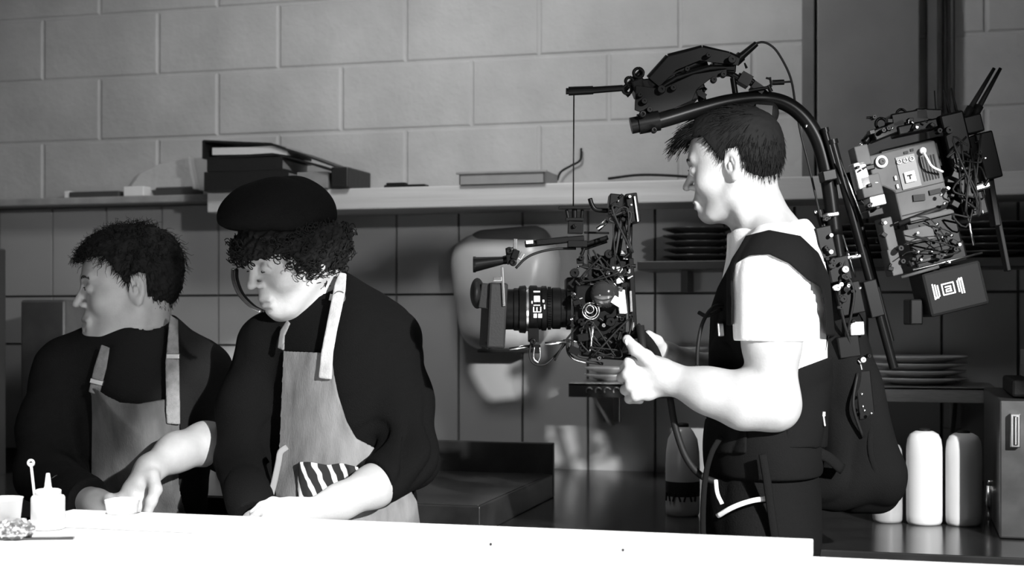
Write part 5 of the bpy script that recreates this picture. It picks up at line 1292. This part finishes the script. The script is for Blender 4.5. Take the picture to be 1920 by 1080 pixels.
m = MB(); pbx(m, 1700, 224, 70, 26, DK, .05, -10); pbx(m, 1735, 218, 50, 22, DK, .05, 2); pbx(m, 1662, 246, 64, 22, DK, .05, -22); pbx(m, 1720, 240, 90, 18, DK, .06, -12); m.build('handle_clamp', BLACK, rec, smooth=False, bevel=.003)
m = MB(); m.torus(V(1652, 232, DK), 10 * S_(DK), 3 * S_(DK), FWD, 20, 8); m.torus(V(1690, 214, DK), 9 * S_(DK), 2.5 * S_(DK), FWD, 20, 8); m.build('handle_ring', BLACK, rec)
m = MB(); m.ball(V(1673, 240, DK - .035), .003, 8); m.ball(V(1615, 272, DK - .02), .0045, 8); m.build('bright_stud', CHROME, rec)
m = MB(); pbx(m, 1790, 300, 46, 170, DK, .09, AN); pbx(m, 1812, 380, 50, 60, DK, .08, AN); m.build('receiver_stack', BLACK, rec, smooth=False, bevel=.004)
m = MB(); pbx(m, 1840, 296, 34, 88, DK + .02, .09, AN); m.build('receiver_box', BLACK, rec, smooth=False, bevel=.003)
m = MB(); pbx(m, 1840, 350, 32, 14, DK - .05, .02, -16); m.build('bright_plug', CHROME, rec, smooth=False, bevel=.004)
m = MB(); ptube(m, [(1790, 306, DK - .06), (1806, 316, DK - .07), (1826, 312, DK - .06)], 3); ptube(m, [(1790, 326, DK - .06), (1812, 328, DK - .07), (1828, 322, DK - .06)], 3); m.build('cable_pair', CHROME, rec)
for (x0, y0, x1, y1, r0, r1) in ((1806, 226, 1864, 128, 6, 3.2), (1824, 222, 1876, 128, 6, 3.2), (1783, 226, 1770, 168, 3, 1.8), (1797, 222, 1783, 165, 3, 1.8), (1756, 226, 1752, 170, 1.6, 1.2)):
    m = MB(); pcy(m, x0, y0, x1, y1, DK, r0, r1, n=10); pcy(m, x0, y0, x0 + (x1 - x0) * .25, y0 + (y1 - y0) * .25, DK, r0 * 1.3, n=10); m.build('antenna', MATTE, rec)
m = MB(); pbx(m, 1816, 236, 40, 34, DK, .05, AN); m.build('antenna_base', BLACK, rec, smooth=False, bevel=.003)
m = MB(); pbx(m, 1876, 440, 9, 140, DK + .01, .02, -11); m.build('rear_strut', BLACK, rec, smooth=False, bevel=.002)
m = MB(); pbx(m, 1860, 380, 12, 90, DK + .01, .03, -9); m.build('strut_bracket', BLACK, rec, smooth=False, bevel=.002)
# lower cage and battery
m = MB(); pbx(m, 1735, 440, 96, 60, DK, .11, AN); pbx(m, 1748, 482, 96, 40, DK, .11, AN); m.build('lower_cage', BLACK, rec, smooth=False, bevel=.004)
m = MB(); pbx(m, 1722, 440, 56, 28, DK - .062, .012, AN); m.build('cage_panel', PANEL, rec, smooth=False, bevel=.002)
m = MB(); pbx(m, 1746, 405, 84, 10, DK - .06, .012, AN); m.build('cage_bar', PANEL, rec, smooth=False, bevel=.002)
for (x0, y0, x1, y1, r, mt) in ((1712, 506, 1842, 474, 2, CHROME), (1718, 492, 1790, 474, 3, PANEL), (1690, 520, 1760, 500, 3, PANEL), (1812, 392, 1826, 460, 2.5, CHROME), (1685, 420, 1790, 380, 5, MATTE)):
    m = MB(); pcy(m, x0, y0, x1, y1, DK - .06, r); m.build('cage_rod', mt, rec)
m = MB(); pbx(m, 1778, 542, 112, 84, DK, .09, AN); bat = m.build('battery', mat('battery_casing', .009, .6, spec=.1), rec, smooth=False, bevel=.006)
m = MB(); bd = DK - .0462
def bl(u, v, w_, h_):
    a = math.radians(AN); x = 1778 + u * math.cos(a) - v * math.sin(a); y = 541 + u * math.sin(a) + v * math.cos(a); pbx(m, x, y, w_, h_, bd, .002, AN)
for u, h_ in ((-28, 30), (-23.5, 26), (-19, 22), (28, 30), (23.5, 30), (19, 22)): bl(u, 0, 2.6, h_)
for u in (-25, 25): bl(u, 12 if u < 0 else -12, 9, 3)
for (u, v, w_, h_) in ((0, -10, 24, 2.5), (0, 10, 24, 2.5), (-11, 0, 2.5, 20), (11, 0, 2.5, 20), (0, -4, 12, 2.5), (0, 5, 12, 2.5), (4.5, 0, 2.5, 9), (-4.5, 3, 2.5, 5), (0, 0.5, 9, 2)): bl(u, v, w_, h_)
m.build('battery_label', WHITEP, bat, smooth=False)
m = MB(); pbx(m, 1712, 585, 24, 48, DK, .05, 0); m.build('battery_release', BLACK, rec, smooth=False, bevel=.003)
clutter(rec, 26, (1775, 236, 1850, 400), DK - .055, 3, 8); clutter(rec, 18, (1690, 425, 1800, 500), DK - .068, 3, 6); clutter(rec, 14, (1630, 210, 1760, 250), DK - .03, 3, 6); clutter(rec, 8, (1640, 390, 1690, 520), DK - .07, 3, 6)
clutter(rec, 8, (1600, 290, 1650, 400), DK - .07, 3, 5)
clutter_cables(rec, 7, (1775, 240, 1850, 420), DK - .07, 1.8); clutter_cables(rec, 5, (1690, 400, 1800, 500), DK - .07, 1.5)
for (x, y) in ((1765, 365), (1771, 381), (1757, 420), (1766, 445), (1784, 441), (1722, 472)):
    m = MB(); m.ball(V(x, y, DK - .082), .004, 8); m.build('screw_head', CHROME, rec)
